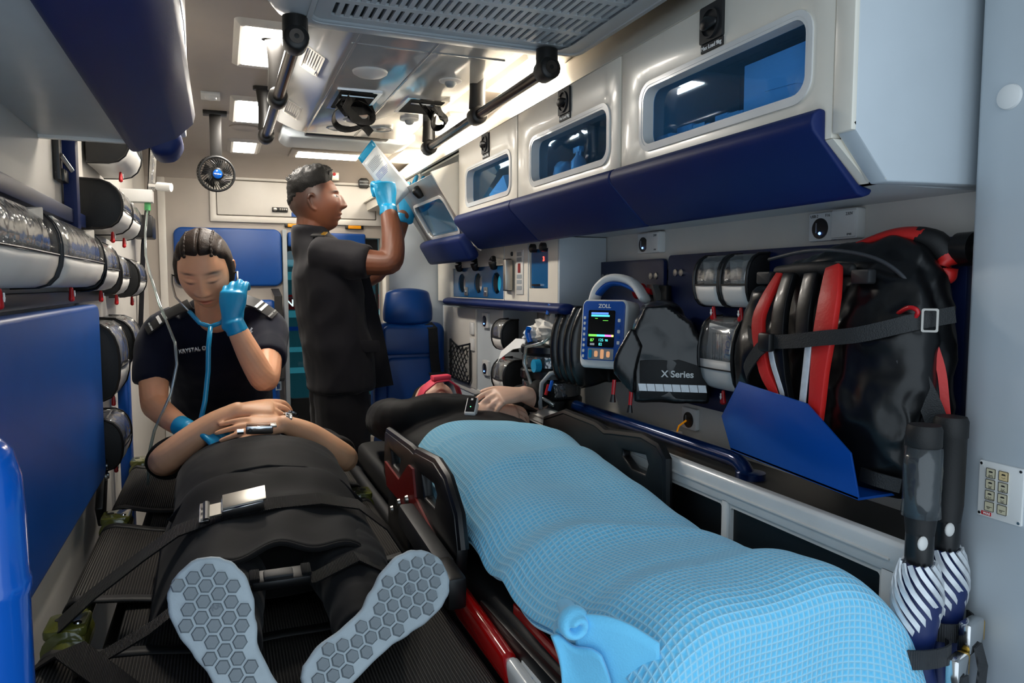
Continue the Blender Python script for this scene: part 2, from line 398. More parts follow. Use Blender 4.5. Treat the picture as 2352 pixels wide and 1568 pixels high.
# ---- ceiling lamps
def ceil_lamp(x0, x1, y0, y1, label, group, m='lamp'):
    t = thing('ceiling_lamp', label, 'ceiling lamp', ((x0+x1)/2, (y0+y1)/2, ZC-.022), group)
    inn = rrect(x0, y0, x1, y1, .008, 6); out = rrect(x0-.028, y0-.045, x1+.028, y1+.045, .02, 6)
    n = len(inn); bb = MB(); vs = [(*p, ZC) for p in out]+[(*p, ZC-.012) for p in [((q[0]*.55+r[0]*.45), (q[1]*.55+r[1]*.45)) for q, r in zip(inn, out)]]+[(*p, ZC-.008) for p in inn]
    bb.add(vs, [(i+n*k, (i+1) % n+n*k, (i+1) % n+n*(k+1), i+n*(k+1)) for k in (0, 1) for i in range(n)]).build('lamp_frame', 'shell_white', t, smooth=None)
    MB().prism(inn, fZ, ZC-.0095, ZC-.0085).build('diffuser', m, t)
    return t
for i, (y0, y1) in enumerate(((2.14, 2.50), (2.99, 3.36), (3.84, 4.13))):
    ceil_lamp(.082, .185, y0, y1, ['square ceiling lamp beside the end cap of the overhead grab rail', 'square ceiling lamp between two grab rail brackets', 'square ceiling lamp closest to the small black fan'][i], 'recessed ceiling lamps', 'lamp' if i < 2 else 'lamp_dim')
for i, (y0, y1) in enumerate(((2.12, 2.49), (2.93, 3.30), (3.76, 4.13))):
    ceil_lamp(.905, 1.005, y0, y1, ['long ceiling lamp above the cupboard rail, next to the air conditioner', 'long ceiling lamp over the cupboards behind a rail bracket', 'ceiling lamp over the tilted blue-windowed bin, farthest from the air conditioner'][i], 'recessed ceiling lamps', 'lamp_soft' if i < 2 else 'lamp_dim')
t = thing('linear_lamp', 'narrow twin strip lamp on the ceiling before the bulkhead', 'ceiling lamp', (.555, 4.05, ZC-.02))
box('lamp_housing', (.36, 3.93, ZC-.012), (.76, 4.17, ZC), 'ceiling_white', t, .004)
for y in (3.975, 4.075): box('tube_lamp', (.395, y, ZC-.016), (.715, y+.055, ZC-.0115), 'lamp_dim', t, .001)
# small round discs, smoke detector
tag(MB().lathe([(.066, 0), (.066, -.004), (.055, -.007), (.05, -.005)], (.122, 3.52, ZC), n=32).build('ceiling_disc', 'ceiling_white', smooth=None), 'flat round cover on the ceiling between two square lamps', 'ceiling cover')
t = thing('ceiling_sensor', 'small white rectangular sensor on the ceiling above the fan', 'sensor', (-.012, 2.96, ZC-.02))
box('base', (-.046, 2.92, ZC-.012), (.02, 3.01, ZC), 'white_plastic', t); MB().lathe([(.022, 0), (.02, -.008), (.012, -.011)], (-.012, 2.955, ZC-.012)).build('lens', 'white_plastic', t, smooth=None)

# ---- handrails under the ceiling
def handrail(x, side, label):
    t = thing('grab_rail', label, 'grab rail', (x, 2.25, 1.70), 'overhead grab rails')
    MB().tube([(x, 1.66, 1.75), (x, 2.81, 1.75)], .0155, 18).build('tube', 'bronze_tube', t, smooth=None)
    for i, y in enumerate((1.69, 2.22, 2.79)):
        br = MB().loft([((x, y-.022, 1.75), .0275, .0275), ((x, y+.022, 1.75), .0275, .0275)], sub=2, cap=.3)
        zt = 1.7985 if i == 0 else ZC
        br.loft([((x, y, zt), .027, .024), ((x, y, 1.78), .0275, .026), ((x, y, 1.75), .0275, .0275)] if i == 0 else [((x+.004, y, zt-.008), .036, .016), ((x+.002, y, zt*.5+.885), .026, .015), ((x, y, 1.77), .0265, .018)], up=(0, 1, 0), sub=4, cap=.1)
        p = br.build('bracket', 'dark_bracket', t, smooth=None)
        if i: MB().prism(rrect(x-.04, y-.016, x+.055, y+.016, .014), fZ, zt-.012, zt).build('base_plate', 'dark_bracket', p, smooth=None)
handrail(.167, -1, 'dark tubular grab rail under the ceiling along the square lamps')
handrail(.765, 1, 'dark tubular grab rail under the ceiling along the white cupboards')

# ---- air conditioner with slotted grille
ac = thing('air_conditioner', 'grey ceiling air conditioner with a slotted return grille', 'air conditioner', (.49, 1.3, 1.80))
prof = [(0, ZC), (0, 1.865), (.02, 1.82), (.06, 1.80)]
def acl(d): return rrect(.10+d, .82+d, .885-d, 1.80-d, .12-d*.4, 6)
rings = [(0, ZC-.002), (0, 1.865), (.006, 1.835), (.022, 1.812), (.048, 1.802), (.075, 1.80)]
bb = MB(); L = [[(u, v, z) for u, v in acl(d)] for d, z in rings]; n = len(L[0])
hole = rrect(.205, .92, .845, 1.70, .03, 6)
L += [[(u, v, 1.80) for u, v in rrect(.195, .91, .855, 1.71, .035, 6)], [(u, v, 1.807) for u, v in hole]]
vs = [p for l in L for p in l]
bb.add(vs, [(k*n+i, k*n+(i+1) % n, (k+1)*n+(i+1) % n, (k+1)*n+i) for k in range(len(L)-1) for i in range(n)]).build('housing', 'ac_grey', ac, smooth=None)
MB().ring(rrect(.19, .90, .86, 1.715, .035), rrect(.2, .91, .85, 1.705, .03), fZ, 1.797, 1.80).build('bead', 'ac_grey', ac, smooth=None)
box('dark_inside', (.2, .91, 1.85), (.85, 1.705, 1.855), 'hollow_shade', ac, 0)
# grille: frame, rails and bars
MB().ring(rect_for(rrect(.235, .97, .825, 1.672, .02), .205, .92, .845, 1.70), rrect(.235, .97, .825, 1.672, .02), fZ, 1.806, 1.812).build('grille_frame', 'ac_grey', ac)
NS = 30; pitch = .59/NS; bar0 = None; rail0 = None
for r in range(5):
    y1 = 1.672-.098*r
    rl = MB().box((.235, y1-.098, 1.806), (.825, y1-.080, 1.812)).build('grille_rail', 'ac_grey', ac) if rail0 is None else shift(rail0, (0, -.098*r, 0))
    rail0 = rail0 or rl
    for k in range(NS+1):
        if bar0 is None:
            bar0 = MB().box((.235-.0055, y1-.081, 1.8065), (.235+.0055, y1+.001, 1.8125)).build('grille_bar', 'ac_grey', ac)
        else: shift(bar0, (pitch*k, -.098*r, 0))
MB().box((.235, .97, 1.806), (.825, 1.672-.49, 1.812)).build('grille_blank', 'ac_grey', ac)

# ---- ceiling console (gloss grey duct) behind the air conditioner
co = thing('ceiling_console', 'glossy grey ceiling console with straps, domes and air nozzles', 'ceiling console', (.52, 2.5, 1.84))
mat('console_gloss', '#a9abac', .12, coat=.6, var=.04, vscale=4)
def cpt(d, z, far): return [(u, v, z) for u, v in rrect(.235+d, 1.5, .79-d*.3, far, .03, 6)]
L = [cpt(0, ZC-.004, 3.27), cpt(0, 1.905, 3.27), cpt(.012, 1.895, 3.26), cpt(.075, 1.857, 3.21), cpt(.088, 1.85, 3.18), cpt(.096, 1.847, 3.17)]
n = len(L[0]); vs = [p for l in L for p in l]
MB().add(vs, [(k*n+i, k*n+(i+1) % n, (k+1)*n+(i+1) % n, (k+1)*n+i) for k in range(len(L)-1) for i in range(n)]+[tuple(range((len(L)-1)*n, len(L)*n))]).build('console_body', 'console_gloss', co, smooth=None)
for x in (.345, .545): box('rib', (x-.0035, 1.82, 1.8445), (x+.0035, 3.165, 1.848), 'console_gloss', co, .001)
box('rib', (.335, 1.96, 1.8445), (.76, 1.967, 1.848), 'console_gloss', co, .001)
MB().lathe([(.052, 0), (.050, -.006), (.038, -.013), (.015, -.017)], (.428, 2.206, 1.8475), n=32).build('dome_lens', 'white_plastic', co, smooth=None)
for x, y in ((.676, 2.21), (.684, 2.771)):
    d = MB().lathe([(.036, 0), (.035, -.004), (.024, -.006)], (x, y, 1.8475)).build('camera_mount', 'white_plastic', co, smooth=None)
    MB().lathe([(.018, 0), (.018, -.006), (.012, -.014), (.006, -.016)], (x, y, 1.8425)).build('camera_lens', 'grey_plastic', d, smooth=None)
for x, y in ((.50, 2.86), (.62, 2.99), (.46, 3.03)):
    d = MB().lathe([(.05, 0), (.05, -.003), (.043, -.004), (.043, -.001)], (x, y, 1.8475), n=32).build('speaker_ring', 'console_gloss', co, smooth=None)
    MB().lathe([(.02, 0), (.016, -.003), (.004, -.004)], (x, y, 1.8475)).build('speaker_cone', 'brushed', d, smooth=None)
for (y, x0) in ((2.18, .262), (2.82, .262)):      # louvred vents on the slanted flank
    f = lambda u, v, w: (.247+u*.8+w*-.5, v, 1.898-u*.48+w*-.8)
    d = MB().ring(rrect(0, y, .065, y+.20, .004), rrect(.006, y+.008, .059, y+.192, .003), f, 0, .006).build('vent_frame', 'shell_white', co)
    s0 = None
    for k in range(6):
        if s0 is None: s0 = MB().prism([(.009, y+.012), (.013, y+.012), (.013, y+.155), (.009, y+.155)], f, 0, .004).build('vent_slat', 'shell_white', d)
        else: shift(s0, (.0085*k*.8, 0, -.0085*k*.48), d)
    MB().prism([(.010, y+.16), (.055, y+.16), (.055, y+.185), (.010, y+.185)], f, 0, .012).build('vent_slider', 'shell_white', d)
# recessed drip hooks with hanging straps
def hook(x0, x1, y0, y1):
    d = MB().ring(rect_for(rrect(x0+.012, y0+.012, x1-.012, y1-.012, .01), x0, y0, x1, y1), rrect(x0+.012, y0+.012, x1-.012, y1-.012, .01), fZ, 1.842, 1.848).build('hook_frame', 'chrome', co)
    MB().box((x0+.01, y0+.01, 1.8455), (x1-.01, y1-.01, 1.8468)).build('recess_shade', 'hollow_shade', d)  # flat near-black plate, the shade of a recess put into its colour
    MB().tube([(x0+.02, y0+.05, 1.838), (x1-.02, y0+.05, 1.838)], .005, 8).build('hook_bar', 'chrome', d)
hook(.365, .51, 2.42, 2.69); hook(.60, .745, 2.44, 2.66)
def loop(cx, cy, cz, a, b, tilt, wd):
    pts = []
    for k in range(25):
        q = 2*PI*k/24; pts.append((cx+a*math.cos(q)*math.cos(tilt)-b*math.sin(q)*math.sin(tilt), cy+.012*math.sin(2*q), cz+a*math.cos(q)*math.sin(tilt)+b*math.sin(q)*math.cos(tilt)))
    return pts
st = thing('strap_bundle', 'black webbing straps knotted and hanging from the console hook', 'strap', (.43, 2.55, 1.72), 'hanging console straps')
MB().ribbon(loop(.425, 2.52, 1.785, .062, .042, .3, 0), (.45, .55, .75), .028, .003).build('strap_loop', 'web_black', st, smooth=None)
MB().ribbon(loop(.45, 2.50, 1.80, .045, .035, -.7, 0), (-.4, .5, .8), .028, .003).build('strap_loop', 'web_black', st, smooth=None)
MB().ribbon([(.42, 2.47, 1.84), (.40, 2.47, 1.80), (.43, 2.49, 1.775), (.47, 2.5, 1.745), (.487, 2.51, 1.73)], (.9, .2, .5), .028, .003).build('strap_tail', 'web_black', st, smooth=None)
MB().ribbon([(.39, 2.49, 1.842), (.375, 2.49, 1.81), (.40, 2.5, 1.79), (.455, 2.5, 1.80), (.50, 2.52, 1.812)], (.3, .4, 1), .03, .003).build('strap_tail', 'web_black', st, smooth=None)
st = thing('strap_bundle', 'short dark strap hanging from the console hook by the camera dome', 'strap', (.70, 2.5, 1.77), 'hanging console straps')
MB().ribbon([(.655, 2.49, 1.842), (.675, 2.48, 1.815), (.695, 2.48, 1.785)], (.9, .4, 0), .02, .003).build('strap_tail', 'web_black', st, smooth=None)
MB().ribbon(loop(.712, 2.48, 1.79, .022, .03, .2, 0), (.3, .55, .8), .030, .003).build('strap_loop', 'web_black', st, smooth=None)
MB().ribbon([(.715, 2.5, 1.842), (.722, 2.49, 1.82), (.72, 2.48, 1.80)], (.9, .4, 0), .024, .003).build('strap_tail', 'web_black', st, smooth=None)
# light grey headliner scoop beyond the console
tag(MB().prism([(.27, 1.885), (.30, 1.862), (.80, 1.862), (.86, 1.885), (.86, ZC), (.27, ZC)], lambda u, v, w: (u, w, v), 3.36, 3.62).build('roof_hatch', 'pillar_white', bevel=.012, seg=3), 'pale blue-grey roof hatch rim behind the ceiling console', 'roof hatch')
tag(MB().box((.36, 3.30, 1.868), (.72, 3.35, 1.895)).build('hatch_handle', 'black_plastic', bevel=.004), 'black handle bar under the roof hatch behind the console', 'handle')

# ================================================================== overhead cupboards, right side
def latch(t, y, z, x=.80, txt=True):
    d = MB().prism(rrect(y-.031, z-.031, y+.031, z+.031, .004), fX, x-.006, x).build('latch_plate', 'charcoal', t, smooth=None)
    MB().ring(*[[(y+r*math.cos(2*PI*k/24), z-.002+r*1.05*math.sin(2*PI*k/24)) for k in range(24)] for r in (.024, .021)], fX, x-.010, x-.006).build('latch_ring', 'charcoal', d, smooth=None)
    MB().loft([((x-.010, y-.018, z-.004), .004, .006), ((x-.016, y, z-.004), .007, .012), ((x-.010, y+.018, z-.004), .004, .006)], sub=3).build('latch_knob', 'black_plastic', d, smooth=True)
    if txt:
        p = MB().box((x-.003, y-.030, z-.0455), (x, y+.030, z-.0315)).build('load_sign', 'ink', t)
        text('load_lettering', 'Max Load 9kg', .0098, (x-.0032, y+.0285, z-.0415), (0, -1, 0), (0, 0, 1), 'ink_white', p, .0003, bold=.0002)
def bumper(y0, y1, t):
    pr = [(.799, 1.466), (.788, 1.468), (.776, 1.46), (.772, 1.448), (.776, 1.436), (.862, 1.352), (.874, 1.348), (.888, 1.352), (.892, 1.360), (.866, 1.366), (.80, 1.425)]
    MB().prism(pr, lambda u, v, w: (u, w, v), y0, y1).build('bumper_pad', 'navy_vinyl', t, bevel=.004, seg=3)
def cupboard(y0, y1, wy0, wy1, label):
    t = thing('overhead_cupboard', label, 'cupboard', (.95, (y0+y1)/2, 1.37), 'overhead cupboards with blue windows')
    g = .003
    inn = rrect(wy0, 1.495, wy1, 1.614, .028, 6)
    dz0, dz1 = 1.425, 1.703
    d = MB().ring(rect_for(inn, y0+g, dz0, y1-g, dz1), inn, fX, .80, .818).build('door', 'cabinet_white', t, bevel=.0015)
    MB().ring(rrect(wy0-.009, 1.486, wy1+.009, 1.622, .036, 6), rrect(wy0, 1.495, wy1, 1.614, .028, 6), fX, .797, .801).build('window_trim', 'white_paint', d, smooth=None)
    MB().ring(rrect(wy0, 1.495, wy1, 1.614, .028, 6), rrect(wy0+.005, 1.5, wy1-.005, 1.609, .025, 6), fX, .798, .824).build('window_reveal', 'white_paint', d, smooth=None)
    MB().prism(rrect(wy0, 1.495, wy1, 1.614, .028, 6), fX, .8225, .8230).build('window_pane', 'blue_pane', d)
    latch(d, (wy0+wy1)/2, 1.670)
    box('top_panel', (.82, y0, 1.69), (1.10, y1, 1.70), 'cabinet_white', t, 0)
    box('bottom_panel', (.87, y0, 1.366), (1.10, y1, 1.374), 'grey_under', t, 0)
    box('inner_shelf', (.825, y0, 1.484), (1.10, y1, 1.489), 'cabinet_white', t, 0)
    for yy in (y0, y1-.008): MB().prism([(.82, 1.69), (.82, 1.44), (.895, 1.376), (1.10, 1.376), (1.10, 1.69)], lambda u, v, w: (u, w, v), yy, yy+.008).build('divider', 'cabinet_white', t)
    bumper(y0+.001 if y0 > 1 else y0+.012, y1-.001 if y1 < 2.5 else y1-.024, t)
    # slanted lower valance carrying the pad
    MB().prism([(.80, 1.424), (.87, 1.366), (.89, 1.366), (.82, 1.424)], lambda u, v, w: (u, w, v), y0, y1).build('valance', 'cabinet_white', t)
    return t
cupboard(.80, 1.385, .85, 1.30, 'white overhead cupboard with a large blue-wrapped carton behind its window')
cupboard(1.387, 1.967, 1.44, 1.87, 'white overhead cupboard with a spray bottle and bags behind blue window')
cupboard(1.969, 2.524, 2.025, 2.435, 'white overhead cupboard beside the tilted open bin')
# end panel near the back doors
tag(MB().prism([(.805, 1.90), (.805, 1.43), (.868, 1.364), (1.06, 1.368), (1.06, 1.915), (1.03, ZC), (.82, ZC)], lambda u, v, w: (u, w, v), .765, .797).build('cupboard_end_panel', 'pillar_white', bevel=.003), 'smooth white end panel closing the overhead cupboards by the pillar', 'panel')
tag(MB().box((.798, .766, 1.43), (.808, .80, 1.90)).prism([(.80, 1.44), (.866, 1.366), (.874, 1.370), (.808, 1.446)], lambda u, v, w: (u, w, v), .766, .80).build('edge_trim', 'cabinet_white', bevel=.002), 'cream edge strip down the corner of the overhead cupboards', 'trim')
# contents
def carton(y0, y1, z0, z1, x0, x1, label, m='paper', flap=False, g=None):
    t = thing('carton', label, 'box', ((x0+x1)/2, (y0+y1)/2, z0), g)
    box('carton_body', (x0, y0, z0), (x1, y1, z1), m, t, .002)
    if flap:
        MB().prism([(y0+.01, z1-.002), (y0+.05, z0+.045), (y0+.12, z0+.045), (y0+.05, z0+.041), (y0+.008, z0+.03)], fX, x0-.002, x0).build('flap_fold', 'paper', t)
    else: MB().box((x0-.001, y0+.01, z0+.01), (x0, y1-.01, z0+.03)).build('carton_label', 'label_white', t)
    return t
carton(.862, 1.035, 1.49, 1.590, .835, 1.02, 'large plain carton leaning behind blue cupboard window', flap=True)
ylist = [(1.04, 1.09, 1.52), (1.095, 1.13, 1.528), (1.135, 1.19, 1.517), (1.2, 1.25, 1.53), (1.255, 1.31, 1.522)]
for i, (a, c, z) in enumerate(ylist):
    carton(a, c, 1.49, z, .838+.01*(i % 2), .96, ['low packet behind blue glass, touching the large carton', 'second low packet from the large carton, narrowest of the row', 'third low packet from the large carton behind blue glass', 'fourth low packet from the large carton, tallest of the row', 'low packet at the window end of the row, farthest from the large carton'][i], g='small packets behind the blue window')
t = thing('spray_bottle', 'small spray bottle standing behind the middle blue cupboard window', 'bottle', (.86, 1.70, 1.49))
MB().lathe([(.018, 0), (.02, .004), (.02, .045), (.009, .06), (.007, .068)], (.86, 1.70, 1.49)).build('bottle_body', 'white_plastic', t, smooth=None)
MB().box((.853, 1.685, 1.558), (.867, 1.72, 1.572)).tube([(.86, 1.685, 1.565), (.855, 1.682, 1.548)], .003, 6).build('spray_head', 'white_plastic', t, bevel=.002)
def bag(c, sx, sy, sz, m, label, g=None, seed=0):
    bb = MB().ball((0, 0, 0), 1, 24, 14); out = MB()
    vs = []
    for v in bb.v:
        q = noise.noise(v*1.7+Vector((seed, 0, 0)))*.28+noise.noise(v*4+Vector((0, seed, 0)))*.12
        p = v*(1+q); p = Vector((math.copysign(abs(p.x)**.75, p.x)*sx, math.copysign(abs(p.y)**.75, p.y)*sy, math.copysign(abs(p.z)**.7, p.z)*sz)); vs.append(p+Vector(c))
    mn = min(v.z for v in vs)
    out.add([v+Vector((0, 0, c[2]-sz-mn)) for v in vs], bb.f)
    return tag(out.build('supply_bag', m, smooth=True), label, 'bag', g)
bag((.90, 1.51, 1.545), .045, .06, .055, 'film_white', 'pale crumpled supply bag bulging at the end of middle blue window', seed=3)
bag((.89, 1.82, 1.52), .04, .035, .032, 'paper', 'small folded bag next to the spray bottle behind blue glass', seed=5)
bag((.91, 2.08, 1.525), .05, .05, .035, 'film_white', 'rumpled clear packs behind the blue window near the open bin', seed=8)
tag(MB().obox((.90, 2.26, 1.53), (1, 0, .2), (0, 1, -.35), (-.2, .35, 1), .05, .07, .028).build('carton_tilted', 'paper', bevel=.002), 'tilted white carton behind the blue window near the open bin', 'box')

# ---- tilt-out bin at the far end, open towards the aisle
t = thing('tilt_bin', 'white tilt-out bin leaning open with a blue window and navy pad', 'cupboard', (.85, 2.82, 1.34))
ax0 = Vector((.865, 0, 1.375)); dn = Vector((-.165, 0, .275)).normalized(); nn = Vector((-dn.z, 0, dn.x))   # up the leaning front; outward normal
fB = lambda u, v, w: ax0+dn*v-nn*-w+Vector((0, u, 0)) if False else ax0+dn*v+nn*w+Vector((0, u, 0))
wi = rrect(2.62, .055, 3.03, .195, .03, 6)
MB().ring(rect_for(wi, 2.54, 0, 3.11, .285), wi, fB, -.016, 0).build('bin_front', 'steel_panel', t, bevel=.0015)
MB().ring(rrect(2.61, .045, 3.04, .205, .036, 6), wi, fB, 0, .004).build('window_trim', 'white_paint', t, smooth=None)
MB().prism(wi, fB, -.012, -.009).build('window_pane', 'blue_pane', t)
for y in (2.53, 3.105):
    MB().prism([(.700, 1.618), (.80, 1.660), (.905, 1.37), (.885, 1.345), (.862, 1.362)], lambda u, v, w: (u, w, v), y, y+.012).build('bin_side', 'cabinet_white', t)
MB().prism([(.885, 1.372), (1.09, 1.372), (1.09, 1.38), (.885, 1.38)], lambda u, v, w: (u, w, v), 2.545, 3.1).build('bin_floor', 'cabinet_white', t)
MB().prism([(2.54, -.055), (2.54, .05), (3.11, .05), (3.11, -.055)], fB, .002, .05).build('bin_pad', 'navy_vinyl', t, bevel=.018, seg=3)
MB().loft([(fB(2.82, .235, .006), .012, .02), (fB(2.82, .258, .012), .014, .022)], sub=2).build('bin_latch', 'black_plastic', t, smooth=True)
bag((.945, 2.82, 1.445), .045, .16, .055, 'film_white', 'crumpled pale pack seen through the blue window of the open bin', seed=11)
# inside of the far cupboard bay with small spotlights
tag(box('bay_top', (.82, 2.53, 1.695), (1.09, 3.115, 1.702), 'cabinet_white', bevel=0), 'white top panel over the open bin', 'panel')
for y, x in ((2.75, .93), (2.98, .97)):
    l = thing('spotlight', 'small round spotlight over the open bin, ' + ('on the cupboard side' if y < 2.9 else 'on the bulkhead side'), 'spotlight', (x, y, 1.68), 'round spotlights over the bin')
    MB().lathe([(.032, 0), (.03, -.006), (.024, -.006)], (x, y, 1.695)).build('ring', 'chrome', l, smooth=None)
    MB().lathe([(.023, 0), (.02, -.001)], (x, y, 1.689)).build('lens', 'lamp_small', l, smooth=None)

# ================================================================== left locker
t = thing('overhead_locker', 'grey-white wall locker with a dark navy pad over hanging pouches', 'locker', (-.2, 1.2, 1.54))
MB().prism([(-.062, 1.60), (-.18, 1.548), (-.36, 1.548), (-.36, 1.90), (-.062, 1.90)], lambda u, v, w: (u, w, v), .42, 1.895).build('locker_body', 'grey_under', t, bevel=.002)
box('edge_strip', (-.066, 1.88, 1.60), (-.058, 1.90, 1.90), 'white_plastic', t, .001)
box('bottom_strip', (-.36, 1.885, 1.540), (-.18, 1.90, 1.552), 'white_plastic', t, .002)
for y0, y1 in ((.45, .92), (.94, 1.40), (1.42, 1.87)):
    inn = rrect(y0+.08, 1.68, y1-.06, 1.78, .03)
    d = MB().ring(rect_for(inn, y0, 1.61, y1, 1.89), inn, fX, -.062, -.056).build('locker_door', 'white_plastic', t, bevel=.001)
    MB().prism(rrect(y0+.08, 1.68, y1-.06, 1.78, .03), fX, -.060, -.058).build('window_pane', 'navy_plate', d)
    MB().prism(rrect((y0+y1)/2-.03, 1.81, (y0+y1)/2+.03, 1.87, .01), fX, -.056, -.046).build('latch_plate', 'black_plastic', d)
    MB().ball((-.04, (y0+y1)/2, 1.845), (.014, .022, .014)).build('latch_knob', 'black_plastic', d, smooth=True)
pr = [(-.062, 1.628), (-.050, 1.626), (-.042, 1.620), (-.048, 1.596), (-.085, 1.560), (-.165, 1.525), (-.178, 1.524), (-.186, 1.532), (-.186, 1.546), (-.12, 1.575), (-.062, 1.602)]
MB().prism(pr, lambda u, v, w: (u, w, v), .42, 1.905).build('bumper_pad', 'navy_vinyl', t, bevel=.009, seg=3)
tag(MB().prism([(-.075, 1.60), (-.10, 1.555), (-.15, 1.55), (-.17, 1.61), (-.10, 1.63)], lambda u, v, w: (u, w, v), 2.1, 2.25).build('pad_block', 'navy_vinyl', bevel=.02, seg=3), 'small navy padded block just beyond the left locker', 'bumper pad')
tag(MB().prism([(-.075, 1.63), (-.17, 1.61), (-.36, 1.61), (-.36, 1.66), (-.075, 1.66)], lambda u, v, w: (u, w, v), 2.09, 2.26).build('pad_bracket', 'shell_white', bevel=.003), 'white wall bracket holding the small navy padded block', 'bracket')

# ================================================================== front bulkhead fittings
Yb = 4.4
t = thing('bulkhead_cupboard', 'cream flush cupboard door high on the bulkhead', 'cupboard', (.43, Yb, 1.57))
MB().ring(rect_for(rrect(-.008, 1.605, .875, 1.803, .006), -.04, 1.571, .92, 1.818), rrect(-.008, 1.605, .875, 1.803, .006), fY, Yb-.018, Yb).build('frame', 'shell_white', t, bevel=.004)
MB().prism(rrect(-.003, 1.61, .87, 1.798, .006), fY, Yb-.016, Yb-.002).build('door', 'shell_white', t, bevel=.002)
d = MB().box((.285, Yb-.026, 1.634), (.37, Yb-.015, 1.66)).build('combination_lock', 'black_plastic', t, bevel=.002)
for k in range(4): MB().cyl((.325+k*.011, Yb-.028, 1.647), (.331+k*.011, Yb-.028, 1.647), .007, n=10).build('dial', 'brushed', d)
MB().lathe([(.011, 0), (.011, .008), (.006, .012)], (.30, Yb-.026, 1.647), (0, -1, 0)).build('thumb_turn', 'brushed', d, smooth=None)
MB().prism(rrect(.39, 1.61, .46, 1.635, .002), fY, Yb-.0175, Yb-.0155).build('sticker', 'blue_vinyl', t)
d = MB().prism([(.772, 1.80), (.778, 1.79), (.826, 1.79), (.832, 1.80), (.832, 1.835), (.82, 1.847), (.784, 1.847), (.772, 1.835)], fY, Yb-.035, Yb-.015).build('compression_latch', 'black_plastic', t, bevel=.004)
for z in (1.808, 1.826): MB().box((.776, Yb-.038, z), (.828, Yb-.034, z+.004)).build('latch_groove', 'grey_plastic', d)
t = thing('call_box', 'brushed metal alarm box with red button above the bulkhead cupboard', 'alarm box', (.583, 4.34, 1.825))
box('case', (.515, 4.345, 1.822), (.655, 4.385, 1.88), 'brushed', t, .003)
box('hood', (.508, 4.33, 1.884), (.662, 4.385, 1.89), 'brushed', t, .001)
MB().lathe([(.009, 0), (.009, .006), (.005, .008)], (.628, 4.345, 1.857), (0, -1, 0)).build('button', 'red_plastic', t, smooth=None)
MB().lathe([(.013, 0), (.012, .005), (.006, .007)], (.537, 4.345, 1.866), (0, -1, 0)).build('key_switch', 'chrome', t, smooth=None)
for x in (.54, .62): MB().cyl((x, 4.37, 1.889), (x, 4.37, 1.905), .004, n=8).build('stud', 'chrome', t)
for i, (x0, x1) in enumerate(((.352, .455), (.693, .80))):
    t = thing('marker_lamp', 'amber oblong marker lamp on the bulkhead, ' + ('by the wide navy panel' if i == 0 else 'to the seat side of the man'), 'marker lamp', ((x0+x1)/2, Yb, 1.548), 'amber marker lamps')
    box('lamp_base', (x0, Yb-.012, 1.549), (x1, Yb, 1.573), 'black_plastic', t, .003)
    box('amber_lens', (x0+.016, Yb-.02, 1.552), (x1-.016, Yb-.010, 1.570), 'amber', t, .003)
tag(MB().prism(rrect(-.228, 1.215, .333, 1.536, .045, 8), fY, Yb-.03, Yb-.001).build('wall_pad', 'blue_vinyl', bevel=.012, seg=3), 'wide navy padded panel with rounded corners on the bulkhead', 'wall pad')
tag(MB().prism(rrect(.365, 1.44, .806, 1.522, .01, 4), fY, Yb-.04, Yb-.001).build('header_pad', 'blue_vinyl', bevel=.012, seg=3), 'narrow navy pad over the cab doorway', 'wall pad')
# red strap and grey trim at the right of the doorway
t = thing('red_strap', 'red ribbed strap hanging on the bulkhead behind the man', 'strap', (.955, 4.36, 1.15))
MB().ribbon([(.962, 4.385, 1.62), (.957, 4.38, 1.4), (.962, 4.38, 1.15)], (1, 0, 0), .022, .005).build('strap_web', 'red_fabric', t)
for k in range(22): MB().box((.950, 4.374, 1.17+k*.02), (.974, 4.378, 1.176+k*.02)).build('strap_rib', 'red_plastic', t)
# cab seen through the doorway: glazed window and shop front beyond
win = struct(MB().ring(rect_for(rrect(.365, .55, .885, 1.42, .02), .345, .30, .90, 1.5), rrect(.365, .55, .885, 1.42, .02), fY, 4.47, 4.50).build('window_1', 'black_plastic'))
MB().prism(rrect(.365, .55, .885, 1.42, .02), fY, 4.482, 4.483).build('pane', 'cab_glass', win)
fr = thing('shop_front', 'teal lit shelves and sign of a shop seen through the cab window', 'shop front', (.6, 5.6, .02))
box('facade', (.0, 5.72, 0), (1.3, 5.8, 1.7), 'teal_dark', fr, 0)
for k, (z, h, m) in enumerate(((1.36, .05, 'teal_light'), (1.26, .06, 'teal_light'), (1.13, .02, 'red_plastic'), (1.04, .025, 'red_plastic'), (.98, .05, 'teal_light'), (.88, .03, 'monitor_blue'), (.72, .035, 'teal_light'), (.56, .04, 'teal_light'))):
    box('shelf_light', (.3, 5.69, z), (1.15, 5.719, z+h), m, fr, 0)
sg = box('sign_board', (.3, 5.68, 1.055), (1.15, 5.719, 1.125), 'red_dark', fr, 0)
text('sign_lettering', 'NIA', .072, (.452, 5.679, 1.064), (1, 0, 0), (0, 0, 1), 'lamp_small', sg, .001, bold=.001)

